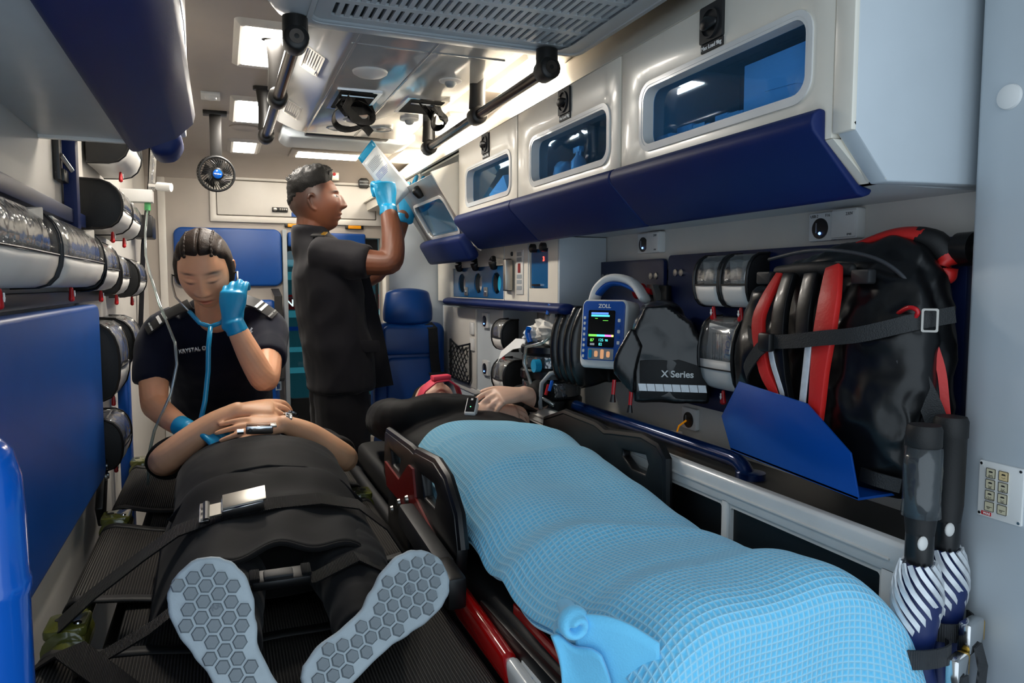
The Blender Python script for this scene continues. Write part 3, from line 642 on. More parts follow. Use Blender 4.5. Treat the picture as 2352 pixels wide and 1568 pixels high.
# ---- round fan
t = thing('fan', 'small black round fan with blue hub on a ceiling bracket', 'fan', (0, 3.25, 1.60))
fc = Vector((0, 3.2, 1.665)); fa = Vector((.12, -1, -.15)).normalized(); fu = fa.cross(Vector((0, 0, 1))).normalized(); fv = fu.cross(fa)
P_ = lambda r, a, d: fc+fa*d+(fu*math.cos(a)+fv*math.sin(a))*r
MB().tube([P_(.066, 2*PI*k/32, .012) for k in range(32)], .0045, 8, closed=True).build('front_rim', 'charcoal', t, smooth=True)
MB().tube([P_(.069, 2*PI*k/32, -.022) for k in range(32)], .004, 8, closed=True).build('back_rim', 'black_plastic', t, smooth=True)
for k in range(36):
    a = 2*PI*k/36
    pts = [P_(.022, a+.55, .020), P_(.04, a+.28, .022), P_(.055, a+.1, .018), P_(.067, a, .008), P_(.070, a, -.02)]
    MB().tube(pts, .0017, 5).build('guard_wire', 'black_plastic', t)
for k in range(5):
    a = 2*PI*k/5
    MB().add([P_(.015, a, .004), P_(.06, a-.15, -.004), P_(.058, a+.75, .008), P_(.015, a+.7, .010)], [(0, 1, 2, 3)]).build('blade', 'black_plastic', t, solid=.002)
MB().lathe([(.024, 0), (.024, .026), (.018, .03)], fc-fa*.004, fa).build('hub', 'black_plastic', t, smooth=None)
h = MB().lathe([(.018, 0), (.018, .003), (.015, .0045)], fc+fa*.026, fa, n=28).build('hub_cap', 'blue_gloss', t, smooth=None)
for k in range(8):      # unreadable white maker's mark
    MB().obox(fc+fa*.0308+fu*(.0125-.0035*k)+fv*(.0015-.0003*k), fu, fv, fa, .0013, .0014+.0006*((k*5) % 3), .0002).build('hub_mark', 'ink_white', h)
MB().lathe([(.028, 0), (.03, -.012), (.02, -.035)], fc-fa*.004, fa).build('motor', 'black_plastic', t, smooth=None)
MB().box((-.022, 3.245, 1.71), (.022, 3.25, 1.905)).box((-.045, 3.225, 1.905), (.045, 3.275, ZC)).build('bracket', 'dark_bracket', t, bevel=.001)
MB().tube([fc-fa*.03, (0, 3.247, 1.72)], .008, 8).build('neck', 'black_plastic', t)
def wrk(o, amp, sc, seed=0):
    nr = [v.normal.copy() for v in o.data.vertices]
    for v, vn in zip(o.data.vertices, nr):
        q = v.co; v.co = q+vn*amp*((1-2.4*abs(noise.noise(Vector((q.x*sc+seed, q.y*sc, q.z*sc*.8)))))*.7+.3*noise.noise(q*sc*2.1))
# ================================================================== right wall: sockets
def socket(x, y, z, label, led=True, blank=True, s=.032, texts=()):
    t = thing('wall_socket', label, 'socket', (x, y, z-s), 'wall sockets')
    MB().prism(rrect(y-s*.95, z-s*.85, y+s*.95, z+s*.85, .004), fX, x-.012, x).build('plate', 'white_plastic', t, bevel=.002)
    d = MB().lathe([(s*.62, 0), (s*.62, .002), (s*.5, .0025)], (x-.012, y, z-.003), (-1, 0, 0), n=28).build('socket_face', 'black_plastic', t, smooth=None)
    if led: MB().ball((x-.015, y-s*.05, z-.003-s*.3), .0028, 8, 6).build('led', 'led_blue', d)
    MB().box((x-.0155, y+s*.22, z-s*.35), (x-.0135, y+s*.28, z+s*.25)).build('slot', 'grey_plastic', d)
    for i, (s_, dy) in enumerate(texts): text('lettering', s_, .008, (x-.0125, y+dy, z+s*.58), (0, -1, 0), (0, 0, 1), 'ink', t, .0002)
    return t
def blank(x, y, z, label, w=.031):
    t = thing('mains_cover', label, 'socket', (x, y, z-.03), 'wall sockets')
    MB().prism(rrect(y-w, z-.028, y+w, z+.028, .004), fX, x-.02, x).build('plate', 'white_plastic', t, bevel=.002)
    MB().prism(rrect(y-w+.003, z-.025, y+w-.003, z+.025, .003), fX, x-.023, x-.019).build('flap', 'white_plastic', t, bevel=.001)
    text('lettering', '230V', .008, (x-.0232, y-.006, z+.015), (0, -1, 0), (0, 0, 1), 'ink', t, .0002)
    text('lettering', 'IP44', .006, (x-.0232, y-.01, z-.022), (0, -1, 0), (0, 0, 1), 'ink', t, .0002)
XW = 1.10
socket(XW, 1.112, 1.333, 'white socket plate with a blue light above the backpack', texts=(('USB-2', .026), ('F16', -.012)))
blank(XW, 1.046, 1.334, 'blank white mains cover above the backpack')
socket(XW, 1.755, 1.335, 'white socket plate with a blue light above the monitor plate')
blank(XW, 1.694, 1.335, 'blank white mains cover above the monitor plate')
s_ = socket(XW, 1.53, .885, 'white socket with loose wires below the pouches', led=False)
MB().tube([(1.085, 1.535, .88), (1.07, 1.545, .865), (1.068, 1.55, .85)], .0025, 6).build('wire', 'amber', s_)
MB().box((1.06, 1.54, .832), (1.078, 1.575, .85)).build('plug', 'white_plastic', s_, bevel=.002)

# ---- console unit with niches
t = thing('wall_console', 'white wall console with blue niches and control panel', 'console', (1.02, 2.6, 1.15))
xf = .94
box('carcass_back', (1.06, 1.985, 1.15), (1.098, 3.285, 1.362), 'pillar_white', t, 0)
box('side_panel', (xf, 1.98, 1.15), (1.098, 1.992, 1.364), 'pillar_white', t, .002)
box('face_top', (xf, 1.992, 1.335), (.955, 3.29, 1.364), 'cabinet_white', t, 0)
box('face_top_inner', (xf, 2.44, 1.292), (.955, 3.29, 1.335), 'cabinet_white', t, 0)
box('face_bottom', (xf, 1.992, 1.15), (.955, 3.29, 1.170), 'cabinet_white', t, 0)
box('face_end', (xf, 3.06, 1.17), (.955, 3.29, 1.292), 'cabinet_white', t, 0)
box('face_mid', (xf, 2.205, 1.17), (.955, 2.44, 1.335), 'cabinet_white', t, 0)
box('face_lower', (xf, 1.992, 1.17), (.955, 2.205, 1.21), 'cabinet_white', t, 0)
box('face_near', (xf, 1.992, 1.21), (.955, 2.062, 1.335), 'cabinet_white', t, 0)
box('inside', (1.04, 1.995, 1.155), (1.058, 3.28, 1.36), 'niche_blue', t, 0)
for y in (2.215, 2.435): box('joint_strip', (xf-.003, y-.003, 1.168), (xf, y+.003, 1.355), 'white_paint', t, .001)
for k in range(3):   # blue flap with three oval cut-outs
    y0 = 2.44+.2067*k; oc = [(y0+.09+.048*math.cos(2*PI*i/28+PI/4*0), 1.228+.04*math.sin(2*PI*i/28)) for i in range(28)]
    fl = MB().ring(rect_for(oc, y0, 1.172, y0+.2067, 1.290), oc, fX, .945, .950).build('niche_flap', 'niche_blue', t)
    MB().loft([((.936, y0+.09, 1.288), .012, .016), ((.932, y0+.09, 1.305), .016, .018), ((.934, y0+.09, 1.318), .01, .012)], sub=3).build('flap_knob', 'black_plastic', fl, smooth=True)
    MB().lathe([(.036, 0), (.036, .05), (.018, .05), (.018, .005)], (.962, y0+.085, 1.226), (1, 0, 0)).build('roll', 'white_plastic' if k else 'cyan_gel', t, smooth=None)
for y in (2.64, 2.88):
    d = MB().box((.940, y-.019, 1.178), (.9445, y+.019, 1.213)).build('key_plate', 'brushed', t, bevel=.001)
    MB().lathe([(.005, 0), (.005, .006)], (.94, y, 1.195), (-1, 0, 0), n=12).build('key_lock', 'chrome', d)
# control panel
d = box('display_strip', (.925, 2.365, 1.20), (.94, 2.412, 1.312), 'black_plastic', t, .002)
for k in range(8): MB().box((.9238, 2.375, 1.213+k*.0115), (.925, 2.402, 1.221+k*.0115)).build('key', 'grey_plastic', d)
box('pull_bar', (.905, 2.335, 1.203), (.932, 2.362, 1.308), 'brushed', t, .004)
d = box('button_panel', (.936, 2.255, 1.19), (.94, 2.315, 1.338), 'label_white', t, .001)
for k, z in enumerate((1.205, 1.225, 1.243, 1.30, 1.318)): MB().box((.9348, 2.265, z), (.936, 2.305, z+.013)).build('key', 'grey_plastic', d)
MB().box((.9348, 2.275, 1.262), (.936, 2.297, 1.293)).build('readout', 'red_dark', d)
MB().lathe([(.008, 0), (.007, .004)], (.94, 2.36, 1.328), (-1, 0, 0), n=14).build('sensor', 'black_plastic', t)
MB().prism(rrect(2.064, 1.212, 2.2, 1.334, .006), fX, .944, .948).build('niche_pane', 'niche_blue', t)
for y in (2.085, 2.165): MB().lathe([(.014, 0), (.014, .02), (.008, .024)], (.946, y, 1.338), (-1, 0, 0), n=14).build('pane_hinge', 'black_plastic', t, smooth=None)
MB().box((.938, 2.115, 1.218), (.9435, 2.185, 1.224)).build('pane_grip', 'chrome', t)
text('red_digits', '3', .02, (.943, 2.108, 1.296), (0, -1, 0), (0, 0, 1), 'led_red', t, .0005, bold=.0006)
tag(MB().loft([((.915, 1.88, 1.152), .016, .03), ((.915, 3.03, 1.152), .016, .03)], up=(1, 0, 0), sub=2, cap=.8).build('shelf_pad', 'navy_vinyl', smooth=True), 'long navy padded roll below the wall console', 'bumper pad')
# lower column with net pocket
t = thing('lower_column', 'pale wall column below the console with a socket strip', 'cabinet', (1.03, 2.9, .01))
box('column_body', (.96, 2.50, .005), (1.098, 3.285, 1.13), 'pillar_white', t, .003)
box('column_plate', (.952, 2.79, .80), (.96, 3.24, 1.125), 'shell_white', t, .002)
MB().box((.955, 2.50, .775), (.97, 3.285, .80)).build('column_ledge', 'label_white', t, bevel=.003)
for z in (1.02, .955): MB().box((.944, 2.80, z), (.952, 2.845, z+.05)).build('rocker_switch', 'white_plastic', t, bevel=.002)
socket(.96, 2.67, 1.085, 'white socket plate with a blue light under the console roll', s=.034)
socket(.96, 2.67, .90, 'white socket plate with a blue light low beside the net pocket', s=.034)
t = thing('net_pocket', 'black netting pocket on the wall column beside the seat', 'net pocket', (.94, 2.96, .81))
y0, y1, z0, z1 = 2.835, 3.11, .815, .985
MB().tube([(.944, y0, z1), (.944, y0, z0+.02), (.944, y0+.02, z0), (.944, y1-.02, z0), (.944, y1, z0+.02), (.944, y1, z1)], .005, 8).build('net_frame', 'black_plastic', t)
MB().tube([(.943, y0, z1-.004), (.935, (y0+y1)/2, z1-.025), (.943, y1, z1-.004)], .004, 8).build('net_cord', 'black_plastic', t)
for k in range(-6, 7):
    for sg in (-1, 1):
        pts = []
        for q in range(13):
            z = z0+(z1-.022-z0)*q/12; y = (y0+y1)/2+k*.046+sg*(q/12-.5)*.19
            if y0 < y < y1: pts.append((.941-.008*math.sin(PI*q/12), y, z))
        if len(pts) > 1: MB().tube(pts, .0026, 5).build('net_strand', 'black_plastic', t)

# ---- navy mounting plates
def plate(y0, y1, z0, z1, label):
    t = thing('mounting_plate', label, 'mounting plate', (1.09, (y0+y1)/2, z0), 'navy mounting plates')
    MB().prism(rrect(y0, z0, y1, z1, .012), fX, 1.08, 1.092).build('plate', 'navy_plate', t, bevel=.001)
    b0 = None
    for y in (y0+.035, y0+.06, y1-.06, y1-.035):
        for z in (z1-.045, z0+.04):
            if b0 is None: b0 = MB().lathe([(.0095, 0), (.009, .003), (.004, .005)], (1.08, y, z), (-1, 0, 0), n=14).build('bolt', 'brushed', t, smooth=None); p0 = (y, z)
            else: shift(b0, (0, y-p0[0], z-p0[1]))
    MB().lathe([(.022, -.012), (.022, .0), (.006, .002)], (1.094, y1+.006, z1-.05), (-1, 0, 0)).build('pivot', 'black_plastic', t, smooth=None)
plate(1.64, 2.0, .95, 1.29, 'navy metal plate behind the patient monitor')
plate(.80, 1.62, .925, 1.297, 'wide navy metal plate behind the backpack')
MBt = MB().tube([(1.06, .70, 1.275), (1.06, .86, 1.275)], .012, 10)
tag(MBt.lathe([(.026, -.014), (.026, .014)], (1.06, .745+.04, 1.275), (0, 1, 0)).build('pivot_knob', 'black_plastic', smooth=None), 'black clamp knob on the plate end by the white pillar', 'knob')

# ---- monitor, its carry bag and mount
n_ = Vector((-.8, -.6, 0)); r_ = Vector((.6, -.8, 0)); z_ = Vector((0, 0, 1)); tl = R_(6)
n2 = (n_*math.cos(tl)+z_*math.sin(tl)).normalized(); u2 = (z_*math.cos(tl)-n_*math.sin(tl)).normalized()
mc = Vector((.92, 1.672, 1.098))
fM = lambda u, v, w: mc+r_*u*.74+u2*v*1.1+n2*w
t = thing('patient_monitor', 'blue and white portable patient monitor with a lit screen', 'monitor', (.93, 1.70, 1.01))
MB().prism(rrect(-.088, -.085, .088, .078, .02), fM, -.09, 0).build('case', 'white_plastic', t, bevel=.008, seg=3)
MB().prism(rrect(-.080, -.066, .080, .074, .014), fM, 0, .004).build('bezel', 'monitor_blue', t, bevel=.002)
sc = MB().prism(rrect(-.056, -.035, .045, .052, .004), fM, .004, .006).build('screen', 'screen', t)
def emitter(n, c, s):
    return mat(n, '#000000', .4, emit=c, estr=s)
emitter('px_green', (.2, .9, .1), 1.2); emitter('px_cyan', (.1, .8, .8), 1.2); emitter('px_mag', (.8, .2, .7), 1.2); emitter('px_yel', (.9, .8, .2), 1.2); emitter('px_blue', (.1, .25, .8), 1.2); emitter('key_orange', (1, .5, .25), .5)
def pxr(u0, v0, u1, v1, m): MB().prism([(u0, v0), (u1, v0), (u1, v1), (u0, v1)], fM, .006, .0064).build('screen_mark', m, sc)
pxr(-.045, .042, .02, .047, 'px_blue'); pxr(-.045, .037, .025, .041, 'px_cyan'); pxr(-.052, -.010, -.02, -.005, 'px_green'); pxr(-.02, -.010, .01, -.005, 'px_cyan'); pxr(.01, -.010, .035, -.005, 'px_mag'); pxr(.035, -.010, .043, -.005, 'px_yel')
pxr(.0, .0275, .02, .0285, 'px_green'); pxr(-.03, .032, -.02, .033, 'px_green'); pxr(-.045, -.031, -.028, -.026, 'paper')
for s_, u, v, z, m in (('87', -.045, -.022, .011, 'px_green'), ('125', -.014, -.021, .010, 'px_cyan'), ('82', -.012, -.031, .010, 'px_cyan'), ('98', .012, -.021, .008, 'px_cyan')):
    text('screen_digits', s_, z, fM(u, v, .0065), r_, u2, m, sc, .0002)
text('maker_lettering', 'ZOLL', .014, fM(-.02, .058, .0045), r_, u2, 'ink_white', t, .0004, bold=.0004)
for k in range(8): MB().prism(rrect(-.074, .03-k*.013, -.066, .037-k*.013, .002, 2), fM, .004, .006).build('side_key', 'white_plastic', t)
for k in range(6): MB().prism(rrect(.056, .025-k*.013, .066, .033-k*.013, .002, 2), fM, .004, .006).build('side_key', 'monitor_blue' if k % 2 else 'white_plastic', t)
bp = MB().prism(rrect(-.052, -.064, .045, -.038, .003), fM, .004, .0052).build('button_strip', 'grey_plastic', t)
for u, m, h in ((-.042, 'teal_tube', .010), (-.02, 'key_orange', .007), (.003, 'key_orange', .011), (.026, 'key_orange', .007)):
    MB().prism(rrect(u-.006, -.051-h, u+.006, -.051+h, .004, 4), fM, .0052, .0075).build('button', m, bp)
hp = [fM(-.075, .07, -.05), fM(-.06, .105, -.05), fM(-.02, .13, -.05), fM(.03, .132, -.055), fM(.08, .118, -.055), fM(.12, .085, -.05)]
MB().loft([(p, .012, .028) for p in hp], up=n2, sub=4).build('carry_handle', 'white_plastic', t, smooth=True)
MB().loft([(p-u2*.014, .006, .022) for p in hp[1:-1]], up=n2, sub=4).build('handle_grip', 'monitor_blue', t, smooth=True)
t = thing('monitor_bag', 'glossy black monitor carry bag with a reflective strip', 'bag', (.98, 1.6, .93))
b = MB()
for k in range(4):      # accordion side pocket
    y = 1.93-.042*k; b.loft([((.985, y, .955), .022, .07), ((.975, y, 1.0), .024, .085), ((.975, y, 1.08), .024, .085), ((.985, y, 1.15), .022, .065)], up=(1, 0, 0), cap=.4)
b.box((1.0, 1.78, .95), (1.07, 1.94, 1.15)); b.build('accordion_pocket', 'black_gloss', t, remesh=.005, rsm=2)
BA = Vector((.898, 1.479, 0)); BD = Vector((.817, -.576, 0)); BN = Vector((-.576, -.817, 0))
fG = lambda u, v, w: BA+BD*u+BN*w+Vector((0, 0, v))
b = MB().prism([(0, .945), (.168, .95), (.168, 1.06), (.13, 1.13), (.07, 1.175), (.02, 1.17), (0, 1.12)], fG, -.14, 0)
b.loft([(fG(.01, .97, -.02), .025, .025), (fG(.004, 1.05, -.03), .028, .028), (fG(.02, 1.13, -.05), .025, .025)], cap=.6)
b.loft([(fG(.07, 1.15, -.05), .04, .025), (fG(.06, 1.16, -.10), .04, .025), (fG(.03, 1.15, -.14), .035, .025)], cap=.6)
o = b.build('bag_body', 'black_gloss', t, remesh=.005, rsm=5); wrk(o, .004, 14)
MB().prism([(.012, .955), (.166, .957), (.166, 1.03), (.10, 1.05), (.012, 1.045)], fG, -.002, .003).build('front_panel', 'black_soft', t, bevel=.002)
s0 = None
for k in range(8):
    q = [(.012+.0193*k, .974), (.030+.0193*k, .974), (.027+.0193*k, .991), (.009+.0193*k, .991)]
    if s0 is None: s0 = MB().prism(q, fG, .003, .0045).build('reflective_strip', 'reflective', t)
    else: shift(s0, BD*.0193*k)
text('bag_lettering', 'X Series', .0215, fG(.062, 1.008, .0035), BD, (0, 0, 1), 'ink_white', t, .0006, bold=.0005)
b = MB()
for k in range(5): b.loft([(fG(-.004-.009*k, .975+.010*k, .010), .008, .007), (fG(-.006-.007*k, 1.02+.008*k, .014), .012, .007), (fG(.010-.004*k, 1.08+.008*k, .002), .009, .007)], up=BN, sub=3)
b.build('vinyl_flap', 'black_gloss', t, remesh=.004, rsm=2)
for p in (fG(-.045, 1.0, .02), fG(-.006, .975, .01)):
    pl = MB().tube([p, p+Vector((-.003, 0, -.036))], .0045, 8).build('zip_pull', 'red_plastic', t)
    MB().tube([p+Vector((-.003, 0, -.034)), p+Vector((-.004, 0, -.052))], [.0045, .0075], 8).build('pull_tip', 'black_plastic', pl)
for (x, y, z, m) in ((.895, 1.95, 1.165, 'blue_gloss'), (.885, 1.91, .945, 'blue_gloss'), (.885, 1.935, .93, 'red_plastic')):
    MB().tube([(x, y, z), (x-.006, y+.006, z-.03)], .005, 8).build('zip_pull', m, t)
t = thing('monitor_mount', 'metal monitor mount arm with a red release knob', 'mount', (1.05, 1.66, 1.14))
MB().ribbon([(1.065, 1.63, 1.14), (1.055, 1.63, 1.20), (1.055, 1.64, 1.216), (1.06, 1.67, 1.216)], (1, 0, 0), .02, .012).build('arm', 'brushed', t, smooth=None)
MB().lathe([(.010, 0), (.010, .03), (.020, .034), (.022, .05), (.014, .056)], (1.055, 1.655, 1.205), (-.3, .95, 0)).build('release_knob', 'red_plastic', t, smooth=None)
box('mount_base', (1.062, 1.60, 1.12), (1.079, 1.68, 1.22), 'black_plastic', t, .004)

# ---- clear pouches on the right wall
def pouch(y0, y1, z0, z1, xb, xf, label, side=1, group=None, tagz=True, contents=True, lab=.42, dark=False):
    """bulging vinyl pouch: black back and piping, clear front, white label, red pull; side=+1 on the right wall, -1 on the left"""
    t = thing('vinyl_pouch', label, 'pouch', ((xb+xf)/2, (y0+y1)/2, z0), group)
    d = xf-xb; zl = z0+(z1-z0)*lab; h = z1-z0
    prof = [(0, z0), (.50, z0+h*.01), (.72, z0+h*.05), (.88, z0+h*.15), (.97, z0+h*.29), (1.0, z0+h*.42), (1.0, z0+h*.56), (.96, z0+h*.70), (.87, z0+h*.82), (.72, z0+h*.92), (.50, z0+h*.985), (0, z1)]
    P = [(xb+d*a, z) for a, z in prof]
    for yy in (y0, y1-.007):
        MB().prism(P, lambda u, v, w: (u, w, v), yy, yy+.007).build('end_gusset', 'black_soft', t, bevel=.002)
    nP = len(prof)
    q = [(xb+d*a*.985, z) for a, z in prof]
    def strip(idx, name, m, dx=0, m2=None):
        pts = [q[i] for i in idx]
        MB().sheet(7, len(pts), lambda i, j: (pts[round(j*(len(pts)-1))][0]+d*(.05*math.sin(PI*i)+dx)*(1 if 0 < round(j*(len(pts)-1)) < len(pts)-1 else .3), y0+.006+(y1-y0-.012)*i, pts[round(j*(len(pts)-1))][1]), 0).build(name, m, t, solid=.0012, smooth=True)
    strip([0, 1, 2, 3, 4, 5], 'label_panel', 'label_white' if not dark else 'black_soft')
    strip([5, 6, 7, 8, 9, 10, 11], 'clear_window', 'clear_vinyl' if not dark else 'black_gloss')
    bk = [(xb, z0), (xb+d*.04, z0), (xb+d*.04, z1), (xb, z1)]
    MB().prism(bk, lambda u, v, w: (u, w, v), y0+.007, y1-.007).build('back_panel', 'black_soft', t)
    for yy in (y0+.001, y1-.001):
        MB().tube([(u, yy, v) for u, v in P], .0035, 6).build('piping', 'black_plastic', t)
    MB().tube([(xb+d*1.0, y0+.004, zl), (xb+d*1.05, (y0+y1)/2, zl), (xb+d*1.0, y1-.004, zl)], .0018, 5).build('seam', 'black_plastic', t)
    if contents:
        c = MB()
        for k in range(2):
            yy = y0+(y1-y0)*(.3+.4*k)
            c.obox((xb+d*.5, yy, z0+h*.62), (1, .2, .1), (.1, 1, .3*(k-.5)), (0, .2*(k-.5), 1), abs(d)*.28, (y1-y0)*.16, h*.26)
        c.build('contents', 'paper_crumple', t, bevel=.003)
    if tagz:
        ty = (y0+y1)/2; tx = xb+d*.6
        tgp = MB().loft([((tx, ty, z0-.003), .004, .004), ((tx, ty, z0-.014), .006, .005), ((tx, ty, z0-.026), .009, .006)], up=(1, 0, 0), sub=3).build('pull_tag', 'red_plastic', t, smooth=True)
        MB().prism([(ty-.0015, z0-.006), (ty+.0015, z0-.006), (ty+.0015, z0-.013), (ty+.004, z0-.013), (ty, z0-.02), (ty-.004, z0-.013), (ty-.0015, z0-.013)], fX, tx-.0065*side-.001, tx-.0065*side+.001).build('arrow_mark', 'ink_white', tgp)
    return t
G = 'pouches on the right wall'
pouch(1.335, 1.425, 1.172, 1.288, 1.079, 1.02, 'small clear pouch beside the backpack, on the monitor side', 1, G)
pouch(1.240, 1.330, 1.172, 1.288, 1.079, 1.02, 'small clear pouch tucked against the backpack top', 1, G)
pp = pouch(1.275, 1.395, .985, 1.150, 1.079, 1.015, 'tall clear pouch holding a white packet with blue lettering', 1, G, contents=False, lab=.3)
d = MB().obox((1.030, 1.335, 1.088), (1, 0, 0), (0, 1, .12), (0, -.12, 1), .004, .042, .043).build('packet', 'label_white', pp, bevel=.002)
text('packet_lettering', 'ZOLL', .022, (1.0245, 1.307, 1.115), (0, .12, -1), (0, -1, 0), 'monitor_blue', d, .0003, bold=.0004)
for k in range(5): MB().box((1.0245, 1.322+k*.008, 1.055), (1.0255, 1.325+k*.008, 1.115)).build('print_line', 'ink_grey', d)

# ---- equipment pouches and oxygen kit under the console
G = 'equipment pouches under the console'
pouch(2.36, 2.46, .99, 1.10, .965, .90, 'clear rounded pouch below the console roll', 1, G)
pouch(2.30, 2.42, .845, .965, .965, .885, 'clear rounded pouch under the other one by the oxygen kit', 1, G)
t = thing('oxygen_kit', 'black cylindrical oxygen kit bag with clear bands and crumpled packs', 'bag', (.97, 2.12, .80))
bc = (.975, 2.11)
for z0, z1, r, m in ((.828, .87, .098, 'black_gloss'), (.87, .925, .094, 'smoke_vinyl'), (.925, .96, .099, 'black_gloss'), (.96, 1.005, .094, 'smoke_vinyl'), (1.005, 1.035, .098, 'black_gloss')):
    MB().lathe([(r-.006, z0), (r, z0+.006), (r, z1-.006), (r-.006, z1)], (*bc, 0), n=36).build('band' if m == 'black_gloss' else 'clear_band', m, t, smooth=None)
MB().lathe([(.08, .832), (.08, 1.03)], (*bc, 0), n=24).build('kit_core', 'black_soft', t, smooth=None)
for k, (z, a) in enumerate(((.98, 3.6), (.98, 4.3), (.895, 3.9), (.895, 4.5))):
    MB().obox((bc[0]+.085*math.cos(a), bc[1]+.085*math.sin(a), z), (-math.sin(a), math.cos(a), 0), (math.cos(a), math.sin(a), 0), (0, 0, 1), .025, .003, .016).build('packet', 'paper' if k != 1 else 'cyan_gel', t)
b = MB()
def crumple(c, sx, sy, sz, seed, name, m, parent):
    bb = MB().ball((0, 0, 0), 1, 28, 16); vs = []
    for v in bb.v:
        q = abs(noise.noise(v*2.3+Vector((seed, 2, 0))))*.5+noise.noise(v*6+Vector((0, seed, 1)))*.18
        p = v*(.85+q); vs.append(Vector((p.x*sx, p.y*sy, p.z*sz))+Vector(c))
    return MB().add(vs, bb.f).build(name, m, parent, smooth=None)
crumple((.955, 2.05, 1.08), .055, .075, .05, 4, 'crumpled_film', 'paper_crumple', t)
crumple((.97, 1.98, 1.06), .035, .03, .035, 9, 'crumpled_film', 'film_white', t)
crumple((.94, 2.16, 1.06), .04, .04, .03, 2, 'crumpled_film', 'film_white', t)
MB().ribbon([(.90, 2.15, 1.035), (.885, 2.2, 1.03), (.87, 2.29, .985), (.865, 2.325, .94), (.865, 2.34, .905)], (.5, .2, 1), [.03, .04, .034, .024, .006], .003).build('paper_strip', 'paper', t, smooth=None)
MB().tube([(.91, 2.13, 1.04), (.905, 2.14, 1.07), (.905, 2.13, 1.085)], .009, 10).build('blue_connector', 'blue_gloss', t, smooth=None)
MB().tube([(.93, 2.0, 1.07), (.90, 2.02, 1.045), (.875, 2.08, 1.03), (.872, 2.09, .98), (.878, 2.05, .92), (.885, 1.98, .885), (.9, 1.93, .87)], .0055, 8).build('oxygen_hose', 'clear_tube', t, smooth=True)
MB().tube([(.93, 1.945, .965), (.90, 1.955, .96), (.882, 1.975, .93), (.88, 1.985, .87), (.885, 1.99, .85)], .007, 8).build('grey_hose', 'grey_plastic', t, smooth=True)
MB().lathe([(.02, 0), (.02, .02)], (.90, 2.035, .975), (-1, 0, 0)).build('teal_cap', 'teal_tube', t, smooth=None)

# ---- bench with worktop
t = thing('bench_cabinet', 'long white-framed bench cabinet with black panels and dark top', 'cabinet', (1.0, 1.6, .005))
box('worktop', (.925, .80, .79), (1.098, 2.48, .826), 'worktop', t, 0)
MB().prism([(.90, .80), (.90, .842), (.905, .848), (.921, .848), (.926, .842), (.926, .80)], lambda u, v, w: (u, w, v), .745, 2.48).build('top_rail', 'white_paint', t, bevel=.002)
MB().box((.8965, .765, .818), (.901, 2.48, .822)).build('rail_groove', 'label_white', t, bevel=.001)
for y0, y1 in ((.745, .78), (1.135, 1.152), (1.62, 1.637), (2.2, 2.217)):
    box('post', (.90, y0, .005), (.925, y1, .805), 'white_paint', t, .002)
for y0, y1 in ((.78, 1.135), (1.152, 1.62), (1.637, 2.2)):
    MB().ring(rect_for(rrect(y0+.005, .052, y1-.005, .792, .006), y0, .045, y1, .80), rrect(y0+.005, .052, y1-.005, .792, .006), fX, .904, .912).build('panel_frame', 'label_white', t)
    MB().prism(rrect(y0, .05, y1, .798, .01), fX, .912, .918).build('panel', 'black_plastic', t)
box('bottom_rail', (.90, .745, .005), (.925, 2.48, .045), 'white_paint', t, .002)
box('end_panel', (.925, .767, .005), (1.098, .78, .805), 'white_paint', t, .002)
# blue rail standing on the worktop
t = thing('guard_rail', 'glossy dark blue tubular rail along the worktop', 'rail', (1.0, 1.6, .826))
arc = [(1.0, 1.245-.055*math.sin(a), .8535-.055*(1-math.cos(a))+.0) for a in (0, .3, .6, .9, 1.2, PI/2)]
MB().tube([(1.0, 1.985, .8535)]+arc+[(1.0, 1.19, .79+.04)], .0165, 16).build('tube', 'rail_blue', t, smooth=None)
MB().lathe([(.030, 0), (.030, .012), (.02, .014)], (1.0, 1.19, .826), n=24).build('flange', 'rail_blue', t, smooth=None)
# blue bent retaining plate
pl = [(1.088, 1.044), (.919, 1.028), (.827, .966), (.808, .898), (1.106, .912), (1.136, .971)]
t = thing('retaining_plate', 'bright blue bent metal plate holding the backpack', 'bracket', (1.0, 1.0, .88))
MB().prism(pl, fX, .882, .886).build('front_plate', 'blue_paint', t, bevel=.001)
MB().prism([(.882, .808), (.955, .808), (.955, 1.106), (.882, 1.106)], lambda u, v, w: (u, v, w+(v-.808)*.047), .898, .902).build('bottom_plate', 'blue_paint', t)

# ---- backpack
def spl(pts, k=6):
    P = [Vector(p) for p in pts]; out = []
    for i in range(len(P)-1):
        p0, p1, p2, p3 = P[max(i-1, 0)], P[i], P[i+1], P[min(i+2, len(P)-1)]
        for j in range(k):
            t_ = j/k; out.append((p1*2+(p2-p0)*t_+(p0*2-p1*5+p2*4-p3)*t_*t_+(p1*3-p0-p2*3+p3)*t_**3)*.5)
    return out+[P[-1]]
t = thing('backpack', 'large glossy black emergency backpack with red and reflective straps', 'backpack', (1.0, .97, .89))
b = MB().loft([((1.005, .965, .91), .195, .070), ((1.0, .965, 1.0), .20, .076), ((1.005, .965, 1.12), .198, .074), ((1.015, .968, 1.21), .185, .062), ((1.03, .975, 1.265), .15, .045)], up=(1, 0, 0), n=28, cap=.3)
b.loft([((.975, .87, .92), .085, .050), ((.965, .865, 1.05), .095, .052), ((.970, .865, 1.16), .09, .048), ((.99, .88, 1.22), .07, .035)], up=(1, 0, 0), n=24, cap=.5)
b.loft([((.985, 1.11, .95), .045, .05), ((.975, 1.12, 1.08), .05, .055), ((.985, 1.11, 1.19), .045, .05)], up=(1, 0, 0), cap=.6)
bo = b.build('pack_body', 'pack_vinyl', t, remesh=.006, rsm=3)
wrk(bo, .009, 9); wrk(bo, .005, 22, 3)
